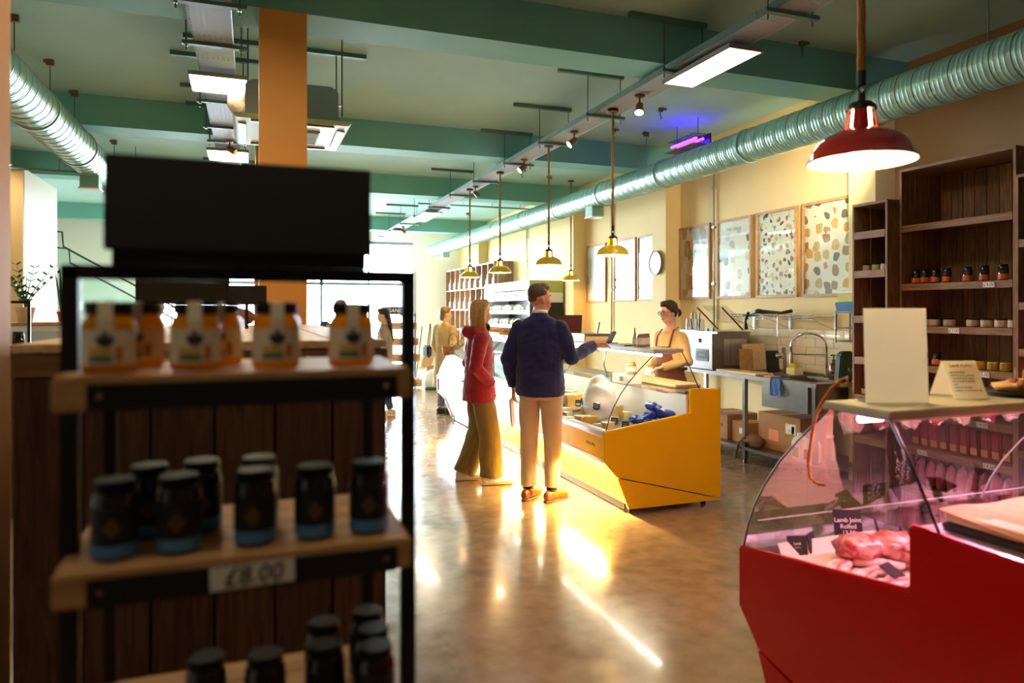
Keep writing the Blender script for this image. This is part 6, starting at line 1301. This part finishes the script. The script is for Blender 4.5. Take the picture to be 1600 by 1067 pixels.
MB().obox((0, 0.01, 0.11), (0.006, 0.1, 0.25), (0.25, 0, 0)).build('sheet', m_paper, t, local=True); MB().obox((-0.008, 0.01, 0.115), (0.003, 0.1, 0.235), (0.27, 0, 0)).build('inner_fold', m_white, t, local=True)

# --- woman in red
redj = fabric('crimson_softshell', '#8e0d20', 0.2, 150, 0.6); olive = fabric('olive_trouser', '#7a6534')
def red_hood(c, V, s):
    c.tube([V((-0.10, 0.03, 1.475)), V((-0.115, -0.06, 1.48)), V((-0.06, -0.125, 1.475)), V((0.06, -0.125, 1.475)), V((0.115, -0.06, 1.48)), V((0.10, 0.03, 1.475))], [0.035 * s, 0.05 * s, 0.06 * s, 0.06 * s, 0.05 * s, 0.035 * s], 12)
    c.tube([V((0.0, 0.0, 1.47)), V((0, 0.005, 1.525))], [0.088 * s, 0.08 * s], 18)
def blonde_long(l):
    hair_short(l)
    l.tube([(0, -0.075, 0.14), (0, -0.085, 0.05), (0, -0.08, -0.04), (0, -0.07, -0.10)], [(0.075, 0.04), (0.078, 0.035), (0.07, 0.03), (0.05, 0.016)], 16, ref=(1, 0, 0))
    for x in (-1, 1): l.tube([(x * 0.055, 0.015, 0.195), (x * 0.08, -0.022, 0.13), (x * 0.086, -0.04, 0.05), (x * 0.085, -0.02, -0.05), (x * 0.08, 0.03, -0.14)], [(0.025, 0.03), (0.022, 0.04), (0.022, 0.045), (0.02, 0.04), (0.012, 0.02)], 12)
wp, T, s, V = person('woman in a red hooded jacket and olive trousers with long blonde hair', (1.95, 6.17, 0), math.radians(98), 1.66, skin2, hair_mat('blonde_hair', '#b98a48'),
    [[(-0.08, 0, 0.90), (-0.10, 0.02, 0.50), (-0.13, -0.12, 0.085)], [(0.08, 0, 0.90), (0.10, 0.09, 0.50), (0.11, 0.10, 0.085)]],
    [[(-0.165, -0.01, 1.405), (-0.235, -0.07, 1.15), (-0.155, 0.09, 0.97)], [(0.165, -0.01, 1.405), (0.235, -0.07, 1.15), (0.155, 0.09, 0.97)]], (math.radians(-14), 0.02),
    [(0, 0, 0.80, 0.20, 0.155), (0, 0, 0.82, 0.208, 0.165), (0, 0, 0.95, 0.205, 0.155), (0, 0, 1.10, 0.18, 0.14), (0, 0, 1.28, 0.19, 0.14), (0, 0, 1.40, 0.195, 0.125), (0, -0.005, 1.46, 0.14, 0.10), (0, 0, 1.50, 0.085, 0.085)], (0.076, 0.066, 0.054), redj,
    [(0, 0, 0.98, 0.15, 0.115), (0, -0.01, 0.88, 0.178, 0.135), (0, -0.01, 0.80, 0.17, 0.13)], (0.11, 0.105, 0.115, -0.005), olive, (M('white_trainer', '#e6dccb', 0.5), M('trainer_sole', '#c9ad86', 0.6), 0.07),
    vox=0.0075, fem=True, extra={'top': red_hood}, hdir=((Vector((0.9, 0.1, -0.5)), (0, -1, 0)), (Vector((-0.9, 0.1, -0.5)), (0, -1, 0))), foot_yaw=(0.12, -0.05), hairfn=blonde_long, fold=(0.009, 0.010), brow='#8a6a44')
MB_z = MB().tube([V((0, 0.125, 1.44)), V((0, 0.148, 1.25)), V((0, 0.15, 1.0)), V((0, 0.168, 0.83))], 0.004, 6); part('zip', MB_z.mesh('zip', True), m_dark, wp)
sc_ = MB().tube([V((-0.06, 0.07, 1.53)), V((0, 0.085, 1.50)), V((0.06, 0.07, 1.53))], 0.03 * s, 10); part('scarf', sc_.mesh('scarf', True), fabric('dark_scarf', '#241d22'), wp)

# --- staff member
cream = fabric('cream_top', '#e0bd7c', 0.25, 180); apron_m = fabric('brown_apron', '#7a4726', 0.2, 120)
def bun(l):
    hair_short(l); l.sph((0, -0.115, 0.085), (0.05, 0.045, 0.048), 14, 10)
    for x in (-1, 1): l.tube([(x * 0.06, 0.03, 0.18), (x * 0.08, 0.0, 0.13), (x * 0.07, -0.05, 0.09)], [0.022, 0.024, 0.022], 10)
    l.tube([(0.07, -0.03, 0.04), (0.068, -0.02, -0.02), (0.06, 0.0, -0.06)], [0.018, 0.014, 0.006], 8)
sp_, T, s, V = person('shop assistant in glasses, cream top and brown apron behind the counter', (3.93, 6.1, 0), math.radians(-104), 1.66, skin2, hair_mat('dark_brown_hair', '#2e1a12'),
    [LEG(-0.09), LEG(0.09)], [[(-0.155, 0, 1.395), (-0.23, -0.01, 1.15), (-0.10, 0.22, 1.09)], [(0.155, 0, 1.395), (0.23, -0.01, 1.15), (0.08, 0.23, 1.06)]], (math.radians(12), -0.13),
    [(0, 0, 0.88, 0.17, 0.125), (0, 0, 1.05, 0.15, 0.115), (0, 0.005, 1.22, 0.17, 0.125), (0, 0.005, 1.33, 0.175, 0.12), (0, 0, 1.42, 0.16, 0.095), (0, 0, 1.455, 0.115, 0.075)], (0.064, 0.054, 0.042), cream,
    [(0, 0, 1.0, 0.155, 0.115), (0, -0.01, 0.88, 0.175, 0.13), (0, -0.01, 0.80, 0.165, 0.125)], (0.095, 0.07, 0.06, 0.02), fabric('dark_jeans', '#23262e'), (m_dark, m_black, 0.08),
    vox=0.0075, fem=True, extra={'topname': 'jumper'}, hands=((0.5, 0.5, 0.55, 0.6), (0.4, 0.45, 0.5, 0.5)), hairfn=bun, fold=(0.006, 0.004), brow='#2a1a12')
ap = MB()
def aprow(z, rx, ry, a): return [V((rx * math.sin(a * (i / 12 * 2 - 1)), ry * math.cos(a * (i / 12 * 2 - 1)), z)) for i in range(13)]
rows = [aprow(0.52, 0.215, 0.165, 1.9), aprow(0.75, 0.21, 0.165, 1.9), aprow(0.95, 0.19, 0.15, 1.9), aprow(1.06, 0.166, 0.132, 1.7), aprow(1.12, 0.166, 0.135, 0.9), aprow(1.27, 0.18, 0.142, 0.62), aprow(1.30, 0.182, 0.14, 0.60)]
for i in range(len(rows) - 1): ap.strip(rows[i], rows[i + 1])
part('apron', ap.mesh('apron', True), apron_m, sp_)
for x in (-1, 1): part('apron_strap', MB().tube([V((x * 0.095, 0.122, 1.30)), V((x * 0.10, 0.095, 1.40)), V((x * 0.085, 0.045, 1.475)), V((x * 0.06, -0.05, 1.50)), V((0, -0.085, 1.49))], [(0.012, 0.004)] * 5, 8).mesh('apron_strap', True), apron_m, sp_)
part('apron_tie', MB().tube([V((-0.17, 0, 1.06)), V((-0.12, -0.12, 1.06)), V((0.12, -0.12, 1.06)), V((0.17, 0, 1.06))], [(0.014, 0.006)] * 4, 8).mesh('apron_tie', True), apron_m, sp_)
gl = MB()
for x in (-1, 1):
    gl.tube([(x * 0.033 + 0.024 * math.cos(a) * (1 if abs(math.cos(a)) < 0.9 else 0.98), 0.098 - 0.006 * abs(x * 0.033 + 0.024 * math.cos(a)) / 0.06, 0.104 + 0.019 * math.sin(a)) for a in [2 * PI * i / 18 for i in range(19)]], 0.0034, 6)
    gl.tube([(x * 0.057, 0.093, 0.11), (x * 0.075, 0.06, 0.11), (x * 0.084, -0.01, 0.105)], 0.0025, 6)
gl.tube([(-0.009, 0.1, 0.108), (0.009, 0.1, 0.108)], 0.003, 6)
q = MB(); xf(gl, T, s, q); part('glasses', q.mesh('glasses', True), M('red_brown_glasses', '#3a0c10', 0.3), sp_)
q = MB(); l = MB(); l.tube([(0.05 * math.cos(a), -0.088 - 0.01 * math.cos(a), 0.085 + 0.052 * math.sin(a)) for a in [2 * PI * i / 16 for i in range(17)]], 0.009, 8); xf(l, T, s, q); part('hair_tie', q.mesh('hair_tie', True), m_white, sp_)
t = thing('paper_pad', 'white paper held in the hands of the shop assistant', 'paper', (3.68, 6.05, 1.0), 0.6); MB().obox((-0.02, 0, 0.0), (0.14, 0.1, 0.006), (0.2, 0.25, 0)).build('sheet', m_paper, t, local=True); MB().obox((-0.06, 0, -0.03), (0.012, 0.08, 0.07), (0.1, 0.2, 0)).build('hanging_edge', m_white, t, local=True)

# --- shopper with basket, seen from behind
trench = fabric('sand_trench', '#c9ab70')
def coat_tail(c, V, s): rings(c, [V((0, 0, 1.0)) + (0.19 * s, 0.15 * s), V((0, 0, 0.75)) + (0.21 * s, 0.17 * s), V((0, 0, 0.48)) + (0.235 * s, 0.19 * s), V((0, 0, 0.44)) + (0.232 * s, 0.188 * s)], 22)
fp, T, s, V = person('shopper in a sand coloured coat carrying a wicker basket', (2.78, 10.5, 0), math.radians(55), 1.62, skin2, hair_mat('curly_fair_hair', '#84643c'),
    [LEG(-0.09), LEG(0.09)], [[(-0.17, 0, 1.42), (-0.22, -0.01, 1.16), (-0.20, 0.10, 0.95)], [(0.165, 0, 1.405), (0.26, -0.09, 1.19), (0.35, -0.25, 1.14)]], (math.radians(35), 0),
    [(0, 0, 0.9, 0.185, 0.145), (0, 0, 1.08, 0.17, 0.135), (0, 0, 1.28, 0.185, 0.135), (0, 0, 1.41, 0.18, 0.115), (0, 0, 1.48, 0.10, 0.08), (0, 0, 1.53, 0.07, 0.07)], (0.072, 0.062, 0.052), trench,
    [(0, 0, 0.98, 0.15, 0.115), (0, 0, 0.82, 0.165, 0.125)], (0.092, 0.07, 0.062, 0.03), M('patterned_trouser', '#6a6a78', 0.8, var=0.8, vs=45), (m_dark, m_black, 0.07), vox=0.011, fem=True, extra={'top': coat_tail, 'topname': 'coat'}, hairfn=lambda l: (hair_short(l), l.sph((0, -0.07, 0.07), (0.065, 0.05, 0.075), 14, 10)))
def basket(root):
    m = M('wicker', '#b5793e', 0.75, var=0.3, vs=70, bump=0.8, bs=90)
    q = MB()
    for i in range(9):
        z = i * 0.022; k = 1 + 0.18 * i / 8
        q.tube([(0.15 * k * math.cos(a), 0.10 * k * math.sin(a), z + 0.004 * math.sin(a * 12 + i * PI)) for a in [2 * PI * j / 32 for j in range(33)]], 0.011, 6)
    q.build('woven_side', m, root, local=True, smooth=True)
    for j in range(16): a = 2 * PI * j / 16; MB().tube([(0.15 * math.cos(a), 0.10 * math.sin(a), 0), (0.177 * math.cos(a), 0.118 * math.sin(a), 0.19)], 0.006, 6).build('upright_cane', m, root, local=True)
    MB().lathe([(0.148, -0.008), (0.148, 0.006)], (0, 0, 0), 24, squash=(1, 0.67)).build('basket_base', m, root, local=True)
    MB().tube([(0, 0.118 * math.cos(a), 0.18 + 0.19 * math.sin(a)) for a in [PI * i / 14 for i in range(15)]], 0.009, 8).build('handle', m, root, local=True, smooth=True)
t = thing('wicker_basket', 'round wicker basket on the arm of the sand coat shopper', 'basket', (2.78, 10.05, 0.87), 0.4); basket(t)
hb = fp.matrix_basis @ Vector(V((-0.37, -0.03, 0.9))); t = thing('handbag', 'small dark shoulder bag hanging behind the sand coat shopper', 'bag', (hb.x, hb.y, 0.85), 0.3); MB().obox((0, 0, 0.09), (0.09, 0.16, 0.19)).build('bag_body', M('charcoal_leather', '#33343c', 0.5), t, local=True, bevel=0.025); MB().tube([(0, -0.06, 0.18), (0.05, -0.02, 0.42), (0.07, 0.03, 0.52), (0.04, 0.06, 0.18)], 0.008, 6).build('strap', m_dark, t, local=True, smooth=True)

# --- woman in the grey jumper with long dark hair
gp, T, s, V = person('woman in a grey jumper with long dark hair seen through the stand', (1.86, 10.5, 0), math.radians(-72), 1.6, skin2, hair_mat('black_hair', '#1c1210'),
    [LEG(-0.09, 0.05), LEG(0.09, -0.08)], [[(-0.17, 0, 1.42), (-0.22, 0.0, 1.15), (-0.16, 0.18, 1.02)], [(0.17, 0, 1.42), (0.22, 0.0, 1.15), (0.16, 0.18, 1.02)]], (0, -0.1),
    [(0, 0, 0.88, 0.175, 0.135), (0, 0, 1.08, 0.165, 0.13), (0, 0, 1.28, 0.18, 0.13), (0, 0, 1.41, 0.175, 0.11), (0, 0, 1.48, 0.09, 0.08), (0, 0, 1.52, 0.065, 0.065)], (0.07, 0.06, 0.048), fabric('grey_knit', '#8d7c6e'),
    [(0, 0, 0.98, 0.155, 0.12), (0, 0, 0.82, 0.17, 0.125)], (0.092, 0.07, 0.062, 0.03), fabric('blue_jeans', '#3a4a6a'), (M('cream_shoe', '#d8bf8a', 0.5), m_white, 0.07), vox=0.011, fem=True, extra={'topname': 'jumper'},
    hairfn=lambda l: (hair_short(l), l.tube([(0, -0.08, 0.14), (0, -0.10, 0.02), (0, -0.11, -0.15), (0, -0.12, -0.33)], [(0.08, 0.04), (0.085, 0.035), (0.075, 0.03), (0.03, 0.015)], 14, ref=(1, 0, 0))))
# --- dark-haired man behind the plank top
person('dark haired man in a grey shirt beyond the plank top', (-0.86, 7.24, 0), math.radians(65), 1.74, skin1, hair_mat('dark_short_hair', '#2a1a12'), [LEG(-0.09), LEG(0.09)],
    [[(-0.2, 0, 1.43), (-0.26, -0.02, 1.16), (-0.22, 0.12, 0.95)], [(0.2, 0, 1.43), (0.26, -0.02, 1.16), (0.22, 0.12, 0.95)]], (0, -0.12),
    [(0, 0, 0.9, 0.18, 0.13), (0, 0, 1.1, 0.18, 0.13), (0, 0, 1.36, 0.205, 0.125), (0, 0, 1.46, 0.14, 0.09), (0, 0, 1.52, 0.07, 0.07)], (0.075, 0.062, 0.05), fabric('grey_shirt', '#8a8a84'),
    [(0, 0, 0.98, 0.16, 0.12), (0, 0, 0.84, 0.17, 0.125)], (0.098, 0.077, 0.066, 0.03), fabric('dark_trouser', '#2a2a2c'), (m_dark, m_black, 0.08), vox=0.011, extra={'topname': 'shirt'}, hairfn=hair_short, brow='#1f140e')
person('grey haired shopper seen just above the jars of the stand', (1.07, 9.2, 0), math.radians(20), 1.70, skin2, hair_mat('grey_hair', '#8a8478'), [LEG(-0.09), LEG(0.09)],
    [[(-0.2, 0, 1.43), (-0.26, -0.02, 1.16), (-0.22, 0.12, 0.95)], [(0.2, 0, 1.43), (0.26, -0.02, 1.16), (0.22, 0.12, 0.95)]], (0, 0),
    [(0, 0, 0.85, 0.19, 0.14), (0, 0, 1.1, 0.18, 0.13), (0, 0, 1.36, 0.205, 0.125), (0, 0, 1.46, 0.14, 0.09), (0, 0, 1.52, 0.07, 0.07)], (0.075, 0.062, 0.05), fabric('dark_coat', '#3a3a44'),
    [(0, 0, 0.98, 0.16, 0.12), (0, 0, 0.84, 0.17, 0.125)], (0.098, 0.077, 0.066, 0.03), fabric('dark_trouser', '#2a2a2c'), (m_dark, m_black, 0.08), vox=0.012, hairfn=hair_short)
person('small passer-by in a blue top outside the glass door', (2.12, 24.4, -0.04), math.radians(-60), 1.58, skin1, hair_mat('reddish_hair', '#6a3420'), [LEG(-0.09), LEG(0.09)],
    [[(-0.18, 0, 1.43), (-0.24, -0.02, 1.16), (-0.2, 0.12, 0.95)], [(0.18, 0, 1.43), (0.24, -0.02, 1.16), (0.2, 0.12, 0.95)]], (0, 0),
    [(0, 0, 0.9, 0.17, 0.13), (0, 0, 1.1, 0.17, 0.13), (0, 0, 1.36, 0.19, 0.125), (0, 0, 1.46, 0.14, 0.09), (0, 0, 1.52, 0.07, 0.07)], (0.075, 0.062, 0.05), fabric('blue_top', '#3f5f9a'),
    [(0, 0, 0.98, 0.16, 0.12), (0, 0, 0.84, 0.17, 0.125)], (0.098, 0.077, 0.066, 0.03), fabric('dark_trouser', '#2a2a2c'), (m_dark, m_black, 0.08), vox=0.016, extra={'topname': 'shirt'}, hairfn=hair_short)
